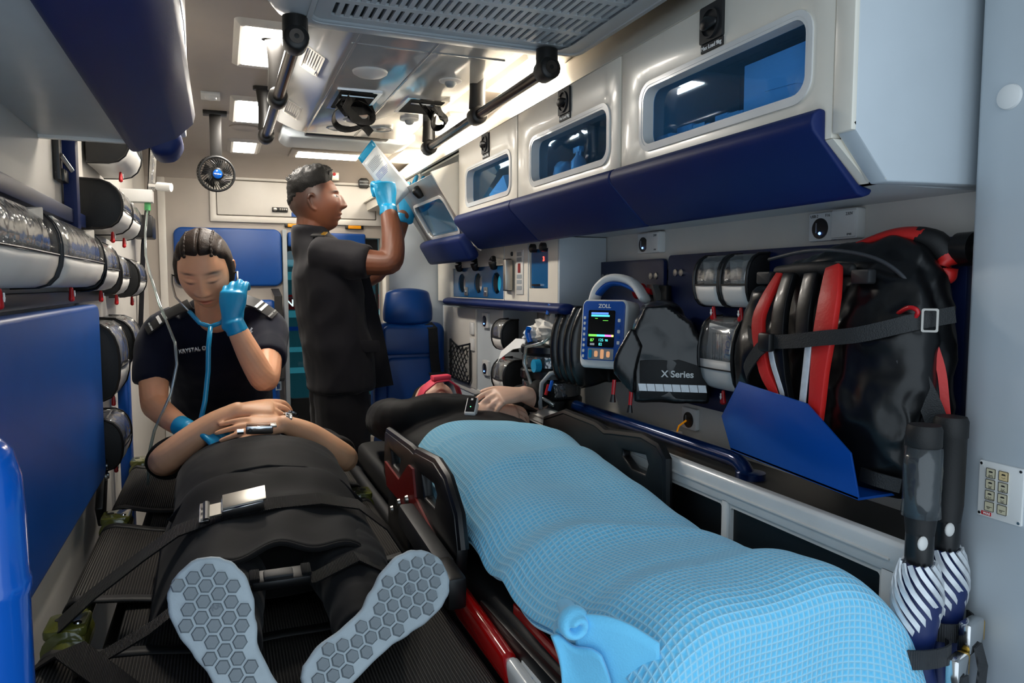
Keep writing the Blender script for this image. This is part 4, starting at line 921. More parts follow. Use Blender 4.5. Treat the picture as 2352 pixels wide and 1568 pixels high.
def strapline(yz, x, m, wd, name, th=.006):
    pts = spl([(xx, y, z) for xx, (y, z) in zip(x, yz)], 4); ws = wd if not hasattr(wd, '__len__') else [wd[min(i//4, len(wd)-1)]*(1-(i % 4)/4)+wd[min(i//4+1, len(wd)-1)]*((i % 4)/4) for i in range(len(pts))]
    return MB().ribbon(pts, (0, 1, 0), ws, th).build(name, m, t, bevel=.002)
strapline([(1.045, 1.24), (1.05, 1.19), (1.056, 1.146), (1.035, 1.07), (1.008, 1.03), (.998, .985)], [.935, .905, .897, .897, .90, .904], 'red_fabric', [.016, .022, .026, .024, .02, .02], 'red_strap', .012)
strapline([(.918, 1.25), (.900, 1.20), (.898, 1.147), (.904, 1.084), (.912, 1.026), (.925, .975)], [.93, .905, .895, .893, .897, .904], 'red_fabric', [.026, .038, .040, .032, .028, .026], 'red_strap', .012)
strapline([(1.022, 1.125), (1.012, 1.085), (.99, 1.035), (.98, .99)], [.893, .893, .896, .902], 'reflective', .012, 'reflective_strap', .004)
strapline([(.925, 1.135), (.928, 1.09), (.938, 1.03), (.948, .985)], [.889, .888, .892, .90], 'reflective', .014, 'reflective_strap', .004)
strapline([(1.015, 1.24), (1.01, 1.17), (1.0, 1.08), (.975, .99)], [.93, .905, .90, .905], 'pack_vinyl', [.026, .030, .028, .018], 'shoulder_pad', .014)
strapline([(.965, 1.24), (.96, 1.18), (.957, 1.12)], [.93, .912, .908], 'pack_vinyl', [.028, .030, .028], 'shoulder_pad', .012)
MB().ribbon(spl([(1.07, 1.16, 1.16), (.96, 1.15, 1.14), (.905, 1.08, 1.125), (.888, 1.02, 1.122), (.880, .95, 1.128), (.882, .89, 1.137), (.895, .83, 1.146), (.935, .765, 1.168), (.985, .745, 1.178)]), (0, 0, 1), .024, .003).build('retaining_strap', 'strap_grey', t, smooth=None)
MB().ring(rrect(-.011, -.017, .011, .017, .003), rrect(-.008, -.014, .008, .014, .002), lambda u, v, w: (.944-u*-.75-w*.66, .753-u*.66-w*.75, 1.170+v), .002, .005).build('strap_buckle', 'steel_panel', t)
box('strap_lock', (.872, 1.0, 1.105), (.888, 1.03, 1.138), 'black_plastic', t, .005)
MB().ribbon(spl([(.925, 1.10, 1.02), (.900, 1.09, 1.06), (.885, 1.045, 1.10), (.880, 1.02, 1.115)]), (0, .4, 1), .024, .003).build('strap_tail', 'strap_grey', t, smooth=None)
MB().loft([((1.03, .945, 1.287), .035, .010), ((1.035, .885, 1.300), .030, .014), ((1.04, .832, 1.292), .020, .016), ((1.045, .808, 1.265), .015, .015), ((1.045, .805, 1.235), .013, .013)], up=(0, 0, 1), sub=5).build('grab_handle', 'red_fabric', t, smooth=True)
MB().loft([((1.038, .85, 1.297), .023, .0165), ((1.042, .826, 1.288), .021, .018), ((1.045, .812, 1.272), .018, .018)], up=(0, 0, 1), sub=3).build('handle_sleeve', 'black_soft', t, smooth=True)
MB().tube(spl([(.937, .80, 1.178), (.930, .775, 1.188), (.932, .762, 1.182), (.936, .775, 1.168), (.934, .795, 1.16), (.937, .80, 1.178)], 4), .0035, 6).build('zip_pull', 'red_plastic', t, smooth=True)
MB().ribbon(spl([(.972, .782, 1.165), (.985, .764, 1.10), (.99, .757, 1.04), (.995, .752, .98)]), (.55, -.62, .57), .012, .003).build('side_strap', 'red_fabric', t, smooth=None)
MB().ribbon(spl([(.978, .785, 1.13), (.984, .772, 1.08), (.988, .764, 1.03), (.992, .758, .98)]), (.55, -.62, .57), .016, .002).build('side_piping', 'label_white', t, smooth=None)
MB().ribbon(spl([(.940, .785, 1.115), (.955, .772, 1.075), (.968, .757, 1.03), (.975, .750, .99)]), (.55, -.62, .57), .030, .004).build('side_strap', 'strap_grey', t, smooth=None)
zp = [(.955, 1.10, 1.268), (.945, 1.0, 1.279), (.945, .92, 1.276), (.955, .85, 1.258), (.965, .805, 1.22), (.968, .785, 1.16), (.968, .78, 1.08), (.97, .78, .98), (.975, .785, .93)]
MB().tube(spl(zp), .0035, 6).build('zip', 'lip_strip', t, smooth=True)
for y in (1.085, .865): MB().prism(rrect(y-.018, 1.222, y+.018, 1.245, .004), fX, .928, .945).build('clip', 'charcoal', t, bevel=.003)
MB().loft([((.950, 1.07, 1.245), .008, .01), ((.938, .98, 1.248), .010, .012), ((.948, .90, 1.246), .008, .01)], sub=3).build('top_handle', 'black_soft', t, smooth=True)
MB().ribbon(spl([(.93, .86, .925), (.922, .82, .925), (.94, .785, .92)]), (0, 0, 1), .022, .004).build('bottom_strap', 'strap_grey', t, smooth=None)

# ---- switch panel on the pillar
t = thing('switch_panel', 'white pillar switch plate with eight lamp buttons', 'switch panel', (1.0, .675, .893))
xs = .997
MB().prism(rrect(.644, .894, .706, .973, .002), fX, xs, xs+.004).build('plate', 'white_plastic', t, bevel=.0008)
for y in (.6475, .7025):
    for z in (.898, .969): MB().lathe([(.0022, 0), (.002, .001)], (xs, y, z), (-1, 0, 0), n=10).build('screw', 'chrome', t)
caps = [('50 %', '', 0), ('left', 'right', 0), ('Trauma', 'rear', 0), ('', '', 0)]
mat('button_cream', '#c8c0a4', .4); mat('button_lit', '#d8c090', .4)
for r in range(4):
    for c in range(2):
        y = .688-c*.018; z = .9575-r*.0158
        b_ = MB().prism(rrect(y-.0065, z-.0065, y+.0065, z+.0065, .001, 2), fX, xs-.0015, xs).build('button', 'button_lit' if (r, c) == (0, 1) else 'button_cream', t)
        MB().ring(rrect(y-.0068, z-.0068, y+.0068, z+.0068, .001, 2), rrect(y-.0062, z-.0062, y+.0062, z+.0062, .001, 2), fX, xs-.0019, xs-.0014).build('outline', 'ink', b_)
        if r < 3:
            MB().prism([(y-.002, z+.003), (y+.002, z+.003), (y+.003, z+.001), (y-.003, z+.001)], fX, xs-.0019, xs-.0014).build('lamp_symbol', 'ink', b_)
            for k in range(5):
                a = R_(-150+30*k); MB().box((xs-.0019, y+.0025*math.cos(a)-.0003, z-.001+.0025*math.sin(a)), (xs-.0014, y+.0025*math.cos(a)+.0003, z-.0004+.0025*math.sin(a))).build('ray_symbol', 'ink', b_)
            if caps[r][c]: text('caption', caps[r][c], .0036, (xs-.0016, y, z-.0058), (0, -1, 0), (0, 0, 1), 'ink', b_, .0001, align='CENTER')
        else:
            MB().ring(*[[(y+.001+q*math.cos(2*PI*k/12), z-.002+q*math.sin(2*PI*k/12)) for k in range(12)] for q in (.0016, .0011)], fX, xs-.0019, xs-.0014).build('wheel_symbol', 'ink', b_)
            MB().box((xs-.0019, y-.004, z-.001), (xs-.0014, y+.004, z-.0005)).build('line_symbol', 'ink', b_)
d = MB().box((xs-.0008, .6855, .8965), (xs, .6995, .9015)).build('maker_plate', 'red_plastic', t)
text('maker_lettering', 'WAS', .0048, (xs-.001, .697, .8975), (0, -1, 0), (0, 0, 1), 'ink_white', d, .0002, bold=.0001)

# ---- two folded umbrellas strapped by the bench end
def umbrella(x, y, zt, film, label, ph):
    t = thing('umbrella', label, 'umbrella', (x, y, .28), 'folded umbrellas')
    MB().lathe([(.0, zt), (.020, zt), (.0225, zt-.006), (.0225, zt-.028), (.021, zt-.03), (.0205, zt-.125), (.018, zt-.15)], (x, y, 0), n=24).build('handle', 'black_soft', t, smooth=None)
    if film: MB().lathe([(.0235, zt-.03), (.0245, zt-.06), (.0235, zt-.10), (.025, zt-.125)], (x, y, 0), n=24).build('handle_film', 'clear_film', t, smooth=True)
    h = MB().lathe([(.018, zt-.15), (.018, zt-.185), (.010, zt-.20), (.010, zt-.22)], (x, y, 0), n=20).build('collar', 'black_plastic', t, smooth=None)
    MB().ball((x-.012, y-.0145, zt-.158), (.009, .004, .010), 14, 8).build('oval_button', 'label_white', h, smooth=True)
    # twisted canopy: alternating grey-edged folds
    z1 = zt-.19; z0 = zt-.30; folds = 14
    for k in range(folds):
        a0 = 2*PI*k/folds+ph; pts = []; wd = []
        for q in range(11):
            f = q/10; a = a0+f*2.6; r = .018+.018*math.sin(PI*min(1, f*.85+.12)); pts.append((x+r*math.cos(a), y+r*math.sin(a)*.8, z1+(z0-z1)*f)); wd.append((-math.sin(a)*.5, math.cos(a)*.5, .9))
        MB().ribbon(pts, wd, [.006]+[.0068]*9+[.005], .003).build('canopy_edge', 'reflective', t, smooth=None)
    MB().lathe([(.012, z1+.002), (.022, z1-.02), (.031, z1-.055), (.026, z0+.01), (.022, z0-.01)], (x, y, 0), n=20).build('canopy_core', 'navy_cloth', t, smooth=None)
    cp = MB().lathe([(.020, z0), (.028, z0-.04), (.037, z0-.09), (.041, z0-.16), (.036, z0-.28), (.022, z0-.38), (.012, .30), (.006, .28)], (x, y, 0), n=26)
    cc = MB()
    vs = []
    for v in cp.v:
        a = math.atan2(v.y-y, v.x-x); k = 1+.16*math.sin(5*a+v.z*20); vs.append(Vector((x+(v.x-x)*k, y+(v.y-y)*k*.75, v.z)))
    o = MB().add(vs, cp.f).build('canopy_cloth', 'navy_cloth', t, smooth=True)
    return t, z0
u1, z0 = umbrella(.880, .702, 1.032, True, 'folded navy umbrella with film still on its black handle', .3)
text('canopy_lettering', 'Lif', .032, (.862, .6515, .62), (.55, -.2, -.75), (.8, .1, .6), 'ink_white', u1, .0006)
u2_, z0 = umbrella(.957, .722, 1.035, False, 'folded navy umbrella with bare black handle against the pillar', 1.1)
t = thing('cam_strap', 'grey webbing strap with chrome cam buckle round the filmed umbrella', 'strap', (.88, .66, .67), 'cam buckle straps')
ux, uy, uz = .880, .702, .715
for z in (.77, .715): MB().tube([(.905, .742, z), (.899, .742, z)], .007, 10).tube([(.897, .735, z), (.903, .735, z-.03)], .003, 6).build('anchor_bolt', 'chrome', t)
ring = [(ux+.046*math.cos(a), uy+.040*math.sin(a), uz-.01*math.sin(a)) for a in [R_(k) for k in range(60, 341, 20)]]
MB().ribbon(ring, (0, 0, 1), .026, .003).build('webbing', 'web_grey', t, smooth=None)
bk = MB().obox((ux+.028, uy-.042, uz-.012), (1, .3, 0), (-.3, 1, 0), (0, 0, 1), .018, .009, .020).build('cam_buckle', 'chrome', t, bevel=.004)
MB().obox((ux+.049, uy-.034, uz-.010), (1, .3, 0), (-.3, 1, 0), (0, 0, 1), .006, .008, .015).build('buckle_lever', 'gold', bk, bevel=.003)
MB().ribbon([(ux+.028, uy-.053, uz-.015), (ux+.028, uy-.056, uz-.04), (ux+.034, uy-.057, uz-.08)], (1, .2, 0), [.016, .014, .006], .003).build('strap_tail', 'web_grey', t, smooth=None)
t = thing('cam_strap', 'grey webbing strap with chrome cam buckle round the bare-handled umbrella', 'strap', (.96, .69, .69), 'cam buckle straps')
ux, uy, uz = .957, .722, .735
ring = [(ux+.044*math.cos(a), uy+.036*math.sin(a), uz) for a in [R_(k) for k in range(190, 351, 20)]]
MB().ribbon(ring, (0, 0, 1), .026, .003).build('webbing', 'web_grey', t, smooth=None)
bk = MB().obox((ux, uy-.044, uz), (1, .25, 0), (-.25, 1, 0), (0, 0, 1), .022, .009, .022).build('cam_buckle', 'chrome', t, bevel=.004)
MB().obox((ux+.022, uy-.038, uz+.002), (1, .3, 0), (-.3, 1, 0), (0, 0, 1), .006, .008, .015).build('buckle_lever', 'gold', bk, bevel=.003)
MB().ribbon([(ux, uy-.055, uz-.01), (ux+.005, uy-.06, uz-.04), (ux-.003, uy-.062, uz-.085)], (1, .2, -.2), [.02, .024, .026], .003).build('strap_tail', 'web_grey', t, smooth=None)
# ================================================================== left side
tag(MB().prism(rrect(.86, .705, 2.215, 1.17, .03), fX, -.345, -.30).build('backrest_board', 'blue_vinyl', bevel=.01, seg=3), 'big flat blue padded board along the left wall', 'padded board')
t = thing('board_arm', 'black hinged support arm at the far edge of the blue board', 'bracket', (-.31, 2.26, .5))
MB().prism([(2.20, .62), (2.30, .74), (2.33, .70), (2.24, .56)], fX, -.33, -.31).build('arm', 'black_plastic', t, bevel=.004)
for y, z in ((2.29, .715), (2.305, .685), (2.265, .69)): MB().lathe([(.009, 0), (.008, .004)], (-.31, y, z), (1, 0, 0), n=12).build('bolt', 'chrome', t)
tag(MB().lathe([(.0, 1.075), (.018, 1.072), (.031, 1.058), (.038, 1.03), (.040, .99), (.040, .93), (.042, .925), (.042, .915), (.040, .91), (.040, .50)], (-.228, .85, 0), n=32).build('blue_post', 'blue_gloss', smooth=None), 'glossy blue rounded plastic post in front of the padded board', 'post')
tag(box('pouch_rail', (-.358, 1.0, 1.375), (-.335, 2.42, 1.41), 'navy_plate', bevel=.002), 'dark navy rail above the long row of pouches', 'rail', 'left wall rails')
tag(box('pouch_rail_lower', (-.358, 1.0, 1.175), (-.335, 2.5, 1.205), 'black_plastic', bevel=.002), 'black rail under the long row of pouches', 'rail', 'left wall rails')
tag(box('rail_post', (-.355, 2.12, 1.30), (-.325, 2.16, 1.72), 'navy_vinyl', bevel=.003), 'navy upright post beside the black-ended pouches', 'post')
t = thing('wall_bracket', 'black slotted wall bracket below the left locker', 'bracket', (-.35, 2.08, 1.45))
box('upright', (-.358, 2.03, 1.47), (-.345, 2.055, 1.72), 'black_plastic', t, .002)
box('slot_plate', (-.358, 2.055, 1.47), (-.34, 2.11, 1.50), 'black_plastic', t, .002)
MB().tube([(-.345, 2.045, 1.53), (-.33, 2.09, 1.50)], .006, 8).build('pin', 'chrome', t)
G = 'pouches in rows on the left wall'
pouch(1.02, 1.585, 1.215, 1.36, -.357, -.275, 'long clear pouch in the row above the blue board, nearest the back doors', -1, G)
pouch(1.605, 2.15, 1.215, 1.36, -.357, -.275, 'long clear pouch in the middle of the row above the blue board', -1, G)
pouch(2.17, 2.45, 1.205, 1.345, -.357, -.275, 'shorter clear pouch ending the row above the blue board', -1, G)
pouch(2.30, 2.56, 1.375, 1.51, -.35, -.245, 'black-ended pouch in the upper row by the navy post', -1, G)
pouch(2.58, 2.88, 1.375, 1.51, -.35, -.25, 'clear pouch behind the black-ended one in the upper row', -1, G)
pouch(2.45, 2.80, 1.575, 1.74, -.35, -.235, 'brown-ended pouch hanging highest, just under the locker', -1, G, contents=False)
pouch(2.50, 2.72, 1.19, 1.32, -.35, -.275, 'narrow pouch past the end of the long row', -1, G)
pouch(2.80, 3.05, 1.18, 1.315, -.35, -.255, 'narrow pouch farthest along the left wall', -1, G)
pouch(2.28, 2.52, .90, 1.115, -.35, -.265, 'tall clear pouch beside the end of the blue board', -1, G)
pouch(2.56, 2.78, .96, 1.12, -.35, -.255, 'clear pouch with orange packing behind the tall one', -1, G)
pouch(2.30, 2.52, .70, .845, -.35, -.268, 'lowest clear pouch beside the end of the blue board', -1, G)
tag(box('wall_plate', (-.358, 2.24, .64), (-.351, 2.6, 1.37), 'shell_white', bevel=.002), 'pale backing plate behind the lower pouches', 'panel')
tag(MB().box((-.335, 2.79, .35), (-.30, 2.86, 1.05)).lathe([(.026, 0), (.022, .014), (.01, .02)], (-.3175, 2.825, 1.05)).build('seat_post', 'blue_paint', bevel=.003), 'dark blue upright post behind the pouches by the bending woman', 'post')
t = thing('flow_meter', 'clear oxygen flow meter with white knob on the left wall', 'flow meter', (-.26, 3.3, 1.5))
MB().tube([(-.245, 3.3, 1.60), (-.225, 3.3, 1.84)], .012, 12).build('gauge_tube', 'clear_vinyl', t, smooth=None)
MB().tube([(-.25, 3.3, 1.62), (-.215, 3.28, 1.615)], .012, 12).build('valve', 'chrome', t, smooth=None)
MB().tube([(-.222, 3.28, 1.615), (-.17, 3.26, 1.61)], .017, 16).build('knob', 'white_plastic', t, smooth=None)
MB().tube([(-.25, 3.3, 1.60), (-.26, 3.3, 1.53)], .008, 10).build('outlet', 'white_plastic', t, smooth=None)
MB().tube([(-.26, 3.3, 1.57), (-.262, 3.3, 1.52)], .012, 10).build('green_nut', 'nut_green', t, smooth=None)
MB().box((-.358, 3.27, 1.55), (-.24, 3.33, 1.60)).build('wall_outlet', 'white_plastic', t, bevel=.004)
tag(MB().tube([(-.262, 3.3, 1.53), (-.265, 3.2, 1.42), (-.25, 3.0, 1.33), (-.215, 2.7, 1.26), (-.165, 2.36, 1.165), (-.122, 2.25, 1.06), (-.118, 2.23, 1.0), (-.135, 2.22, .92), (-.18, 2.22, .82), (-.20, 2.24, .74), (-.205, 2.26, .66)], .0042, 8).build('oxygen_tube', 'clear_tube', smooth=True), 'thin clear oxygen tube looping down past the bending woman', 'tube')
t = thing('wall_belt', 'black seat belt with anchor block on the left wall', 'seat belt', (-.33, 3.5, 1.0))
MB().ribbon([(-.285, 3.9, 1.86), (-.29, 3.85, 1.7), (-.325, 3.8, 1.4), (-.35, 3.75, .95)], (.3, 1, 0), .045, .004).build('webbing', 'web_black', t)
box('anchor_block', (-.355, 3.62, 1.43), (-.27, 3.80, 1.53), 'black_plastic', t, .008)

# ================================================================== seats and belts
def seat(x0, x1, yb, z0, z1, hr, label, g):
    t = thing('attendant_seat', label, 'seat', ((x0+x1)/2, yb-.2, .0), g); xm = (x0+x1)/2; wd = x1-x0
    if hr: MB().loft([((xm, yb-.09, z1+.012), hr*.5, .045), ((xm, yb-.095, z1+.06), hr*.5, .05), ((xm, yb-.09, z1+.13), hr*.44, .045)], up=(0, 1, 0), n=24, cap=.5).build('headrest', 'blue_vinyl', t, subd=1)
    MB().prism(rrect(x0+.02, z0, x1-.02, z1, .04), fY, yb-.13, yb-.02).build('backrest', 'blue_vinyl', t, bevel=.03, seg=4)
    MB().prism(rrect(x0+wd*.2, z0+.02, x1-wd*.2, z1-.15, .03), fY, yb-.14, yb-.10).build('back_bolster', 'blue_vinyl', t, bevel=.014, seg=3)
    MB().prism(rrect(x0+wd*.16, z1-.14, x1-wd*.16, z1-.01, .03), fY, yb-.145, yb-.10).build('upper_bolster', 'blue_vinyl', t, bevel=.014, seg=3)
    MB().prism(rrect(x0+.01, yb-.50, x1-.01, yb-.10, .06), fZ, z0-.12, z0-.02).build('seat_cushion', 'blue_vinyl', t, bevel=.03, seg=4)
    MB().box((xm-.12, yb-.38, .0), (xm+.12, yb-.14, z0-.12)).build('pedestal', 'black_plastic', t, bevel=.01)
    return t
G = 'attendant seats'
seat(.59, .955, 3.285, .60, 1.055, .225, 'blue attendant seat with a headrest against the pale partition', G)
seat(-.12, .315, 4.37, .55, 1.14, .0, 'blue folding seat against the bulkhead behind the woman', G)
def belt(pts, tongue, label, g='seat belts'):
    t = thing('seat_belt', label, 'seat belt', tongue, g)
    MB().ribbon(pts, (1, 0, 0), .042, .003).build('webbing', 'belt_grey', t)
    x, y, z = tongue
    MB().prism([(x-.038, z+.02), (x+.038, z+.02), (x+.030, z), (x-.030, z)], fY, y-.008, y+.004).build('tongue_grip', 'charcoal', t, bevel=.003)
    MB().ring(rrect(x-.016, z-.05, x+.016, z, .003), rrect(x-.009, z-.042, x+.009, z-.012, .002), fY, y-.004, y).build('tongue', 'chrome', t)
belt([(.855, 3.16, 1.05), (.87, 3.135, 1.03), (.875, 3.13, .9), (.885, 3.13, .82)], (.885, 3.128, .815), 'dark belt hanging over the headrest seat')
belt([(.288, 4.36, 1.20), (.296, 4.22, 1.16), (.292, 4.22, .9), (.285, 4.22, .70)], (.285, 4.215, .69), 'dark belt hanging by the bulkhead post')
t = thing('floor_locker', 'blue floor box with a white top between the stretchers', 'box', (.57, 2.8, .0))
box('box_body', (.525, 2.70, .0), (.64, 2.90, .54), 'blue_paint', t, .006); box('box_top', (.52, 2.69, .54), (.645, 2.91, .585), 'white_plastic', t, .004)

# ================================================================== left stretcher: canvas on olive poles
t = thing('canvas_stretcher', 'black ribbed canvas stretcher on olive green poles', 'stretcher', (.045, 1.9, .0))
XL, XR, ZP = -.27, .36, .585
for x in (XL, XR): MB().tube([(x, .88, ZP), (x, 2.87, ZP)], .021, 16).build('pole', 'olive', t, smooth=None)
def canvas(y0, y1):
    def f(i, j):
        y = y0+(y1-y0)*j; k = (i-.5)*2; r = .027
        if abs(k) > .72:
            a = (abs(k)-.72)/.28*2.6; cx = XR if k > 0 else XL; s = 1 if k > 0 else -1
            return (cx+s*r*math.sin(a)*1.05, y, ZP+r*math.cos(a))
        u = k/.72; xm = (XL+XR)/2
        return (xm+u*(XR-XL)/2, y, ZP+.027-.035*(1-u*u)+.003*math.sin(9*u+y*5))
    MB().sheet(41, 9, f).build('canvas_panel', 'canvas', t, solid=.004, smooth=True)
    for y in (y0+.01, y1-.01):
        MB().sheet(41, 2, lambda i, j: Vector(f(i, (y-y0)/(y1-y0)))+Vector((0, (j-.5)*.03, .003))).build('canvas_hem', 'black_soft', t, solid=.003, smooth=True)
for y0, y1 in ((.84, 1.37), (1.58, 2.06), (2.21, 2.72)): canvas(y0, y1)
for y0, y1 in ((1.36, 1.59), (2.05, 2.22)):
    MB().sheet(15, 3, lambda i, j: (-.19+.47*i, y0+(y1-y0)*j, ZP-.012+.012*(2*i-1)**2)).build('canvas_center', 'canvas', t, solid=.004, smooth=True)
MB().obox((-.13, 1.60, ZP+.012), (1, 0, 0), (0, 1, 0), (0, 0, 1), .012, .016, .001).build('white_tag', 'label_white', t)
for x, y in ((XL, 1.475), (XL, 2.135), (XL, 2.80), (XR, 2.12), (XR, 2.80), (XR, 1.475)):
    s = 1 if x > 0 else -1
    d = MB().lathe([(.026, -.055), (.036, -.05), (.036, .04), (.026, .055)], (x, y, ZP), (0, 1, 0), n=20).build('pole_coupling', 'olive', t, smooth=None)
    MB().prism(rrect(x-.034, y-.045, x+.034, y+.035, .012), fZ, ZP+.02, ZP+.037).build('coupling_plate', 'olive', d, bevel=.004)
    MB().lathe([(.007, 0), (.006, .003), (.003, .004)], (x-s*.018, y-.02, ZP+.037), n=12).build('rivet', 'chrome', d, smooth=None)
    MB().lathe([(.008, 0), (.008, .0006)], (x+s*.014, y+.005, ZP+.037), n=12).build('hole_shade', 'hollow_shade', d)  # flat dark disc, painted as the shade down a hole
MB().box((-.23, .92, .44), (.32, 2.70, .535)).build('trolley_bed', 'black_plastic', t, bevel=.01)
for x in (-.20, .29):
    for y in (1.1, 2.55):
        MB().tube([(x, y, .06), (x, y, .45)], .018, 10).build('leg', 'black_plastic', t); MB().lathe([(.055, -.015), (.06, 0), (.055, .015)], (x, y, .06), (1, 0, 0)).build('wheel', 'black_soft', t, smooth=None)
for x in (-.235, .33):
    for y in (.97, 1.9, 2.62): box('pole_rest', (x-.06, y-.02, .53), (x+.06, y+.02, ZP-.02), 'black_plastic', t, .004)
for (y0, y1, zz) in ((1.02, 1.35, .62),):   # loose black straps over the canvas
    MB().ribbon([(-.30, y1, .60), (-.24, y1-.04, zz+.02), (-.15, (y0+y1)/2, zz), (-.05, y0, zz-.02)], (.2, 1, 0), .05, .003).build('loose_strap', 'web_black', t, smooth=None)

# ================================================================== right stretcher
t = thing('ambulance_stretcher', 'black and red wheeled stretcher under the blue blanket', 'stretcher', (.64, 1.6, .0))
MB().prism(rrect(.425, .76, .865, 2.55, .05), fZ, .60, .675).build('mattress', 'black_soft', t, bevel=.02, seg=3)
for x in (.425, .865): MB().tube([(x, .78, .57), (x, 2.55, .57)], .02, 12).build('side_rail', 'charcoal', t, smooth=None)
MB().box((.44, .8, .53), (.85, 2.5, .60)).build('bed_frame', 'black_plastic', t, bevel=.01)
for x in (.46, .83):
    for y in (1.0, 2.3):
        MB().tube([(x, y, .07), (x, y, .54)], .02, 10).build('leg', 'charcoal', t); MB().lathe([(.065, -.018), (.07, 0), (.065, .018)], (x, y, .07), (1, 0, 0)).build('wheel', 'black_soft', t, smooth=None)
def guard(x, s, pts, holes, label):
    o = MB().plate(pts, holes, fX, x-.012, x+.012).build('side_guard', 'black_plastic', t, bevel=.005, seg=2)
    MB().tube([(x-s*.002, *p) for p in pts[:-2]], .011, 8).build('guard_rim', 'black_plastic', o, smooth=None)
    return o
gd = guard(.405, -1, [(1.92, .72), (1.90, .835), (1.64, .842), (1.60, .840), (1.585, .846), (1.43, .858), (1.355, .842), (1.285, .79), (1.265, .73), (1.28, .66), (1.75, .64)],
      [[(1.83, .80), (1.72, .80), (1.74, .765), (1.81, .765)], [(1.52, .812), (1.42, .815), (1.40, .80), (1.42, .765), (1.50, .765)]], '')
MB().prism([(1.88, .76), (1.72, .75), (1.62, .81), (1.58, .81), (1.56, .75), (1.36, .70), (1.34, .675), (1.60, .70), (1.86, .70)], fX, .388, .394).build('red_inlay', 'red_dark', gd)
MB().obox((.372, 1.42, .70), (0, -.98, -.06), (1, 0, 0), (0, -.06, .98), .16, .018, .026).build('actuator_cover', 'charcoal', t, bevel=.008)
MB().obox((.370, 1.235, .685), (0, -.98, -.06), (1, 0, 0), (0, -.06, .98), .05, .018, .03).build('actuator_end', 'black_plastic', t, bevel=.008)
for y, z in ((1.70, .70), (1.62, .73), (1.58, .67), (1.78, .66)): MB().lathe([(.010, 0), (.008, .006)], (.386, y, z), (-1, 0, 0), n=12).build('bolt', 'brushed', t, smooth=None)
MB().prism([(1.86, .56), (1.84, .72), (1.66, .72), (1.62, .56)], fX, .389, .398).build('hinge_plate', 'black_plastic', t, bevel=.006)
ar = MB().prism([(1.32, .615), (1.30, .648), (1.26, .66), (1.02, .647), (1.00, .60), (1.26, .60)], fX, .391, .416).build('release_arm', 'red_paint', t, bevel=.010, seg=3)
MB().prism([(1.02, .647), (.85, .638), (.85, .60), (1.00, .60)], fX, .3912, .4158).build('arm_end', 'white_paint', ar, bevel=.010, seg=3)
MB().lathe([(.010, 0), (.010, .02), (.013, .021), (.012, .028)], (.392, 1.295, .635), (-1, 0, 0), n=14).build('pivot_bolt', 'chrome', ar, smooth=None)
MB().prism([(1.22, .60), (1.20, .66), (.80, .675), (.78, .60)], fX, .415, .432).build('frame_cheek', 'black_plastic', t, bevel=.004)
ln = MB().prism([(1.0, .618), (.93, .620), (.93, .648), (1.0, .646)], fX, .4135, .4155).build('warning_sticker', 'ink_white', t)
for k, m in enumerate(('amber', 'monitor_blue', 'monitor_blue', 'ink')): MB().lathe([(.0075, 0), (.0075, .0005)], (.4135, .992-.017*k, .633), (-1, 0, 0), n=14).build('warning_symbol', m, ln)
MB().box((.44, .80, .66), (.445, 1.1, .69)).build('red_strip', 'red_paint', t)
gd = guard(.880, 1, [(1.95, .70), (1.93, .83), (1.80, .87), (1.62, .868), (1.57, .857), (1.54, .862), (1.40, .880), (1.335, .872), (1.31, .85), (1.305, .72), (1.33, .66), (1.93, .66)],
      [[(1.48, .835), (1.38, .843), (1.37, .825), (1.38, .80), (1.44, .80), (1.48, .82)]], '')

# ---- the waffle blanket
def waffle(name, c1, c2, cell):
    m = mat(name, c1, .75, sheen=.25, var=.05); nt = m.node_tree; b = nt.nodes['Principled BSDF']
    N = lambda op, a=None, bv=None: (lambda n: (setattr(n, 'operation', op), [nt.links.new(x, n.inputs[i]) if hasattr(x, 'links') else (x is not None and setattr(n.inputs[i], 'default_value', x)) for i, x in enumerate((a, bv))], n.outputs[0])[2])(nt.nodes.new('ShaderNodeMath'))
    uv = nt.nodes.new('ShaderNodeUVMap'); sp = nt.nodes.new('ShaderNodeSeparateXYZ'); nt.links.new(uv.outputs[0], sp.inputs[0])
    d = []
    for k in (0, 1):
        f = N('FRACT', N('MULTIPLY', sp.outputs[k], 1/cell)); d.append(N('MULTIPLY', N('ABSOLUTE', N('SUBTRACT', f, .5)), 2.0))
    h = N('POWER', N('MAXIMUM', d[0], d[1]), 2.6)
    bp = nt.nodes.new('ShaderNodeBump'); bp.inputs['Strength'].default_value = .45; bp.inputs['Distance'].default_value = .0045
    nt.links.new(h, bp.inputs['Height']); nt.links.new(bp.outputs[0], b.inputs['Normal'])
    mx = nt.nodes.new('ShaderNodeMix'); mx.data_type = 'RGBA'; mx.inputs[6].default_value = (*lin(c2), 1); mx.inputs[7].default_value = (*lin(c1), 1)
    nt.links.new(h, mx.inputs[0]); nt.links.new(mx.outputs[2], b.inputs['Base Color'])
    return m
waffle('waffle_blue', '#a6ddf5', '#5cc0eb', .0095)
mat('blanket_plain', '#6cc4ec', .8, sheen=.3, var=.06, bump=.2, bscale=400)
import bisect
def interp(tab, x):
    xs = [p[0] for p in tab]
    if x <= xs[0]: return tab[0][1]
    if x >= xs[-1]: return tab[-1][1]
    i = bisect.bisect(xs, x)-1; f = (x-xs[i])/(xs[i+1]-xs[i]); f = f*f*(3-2*f); return tab[i][1]*(1-f)+tab[i+1][1]*f
ZT = [(.66, .820), (.76, .830), (.82, .828), (.90, .808), (1.0, .797), (1.15, .805), (1.3, .822), (1.5, .850), (1.7, .862), (1.85, .850), (1.95, .832), (2.05, .800)]
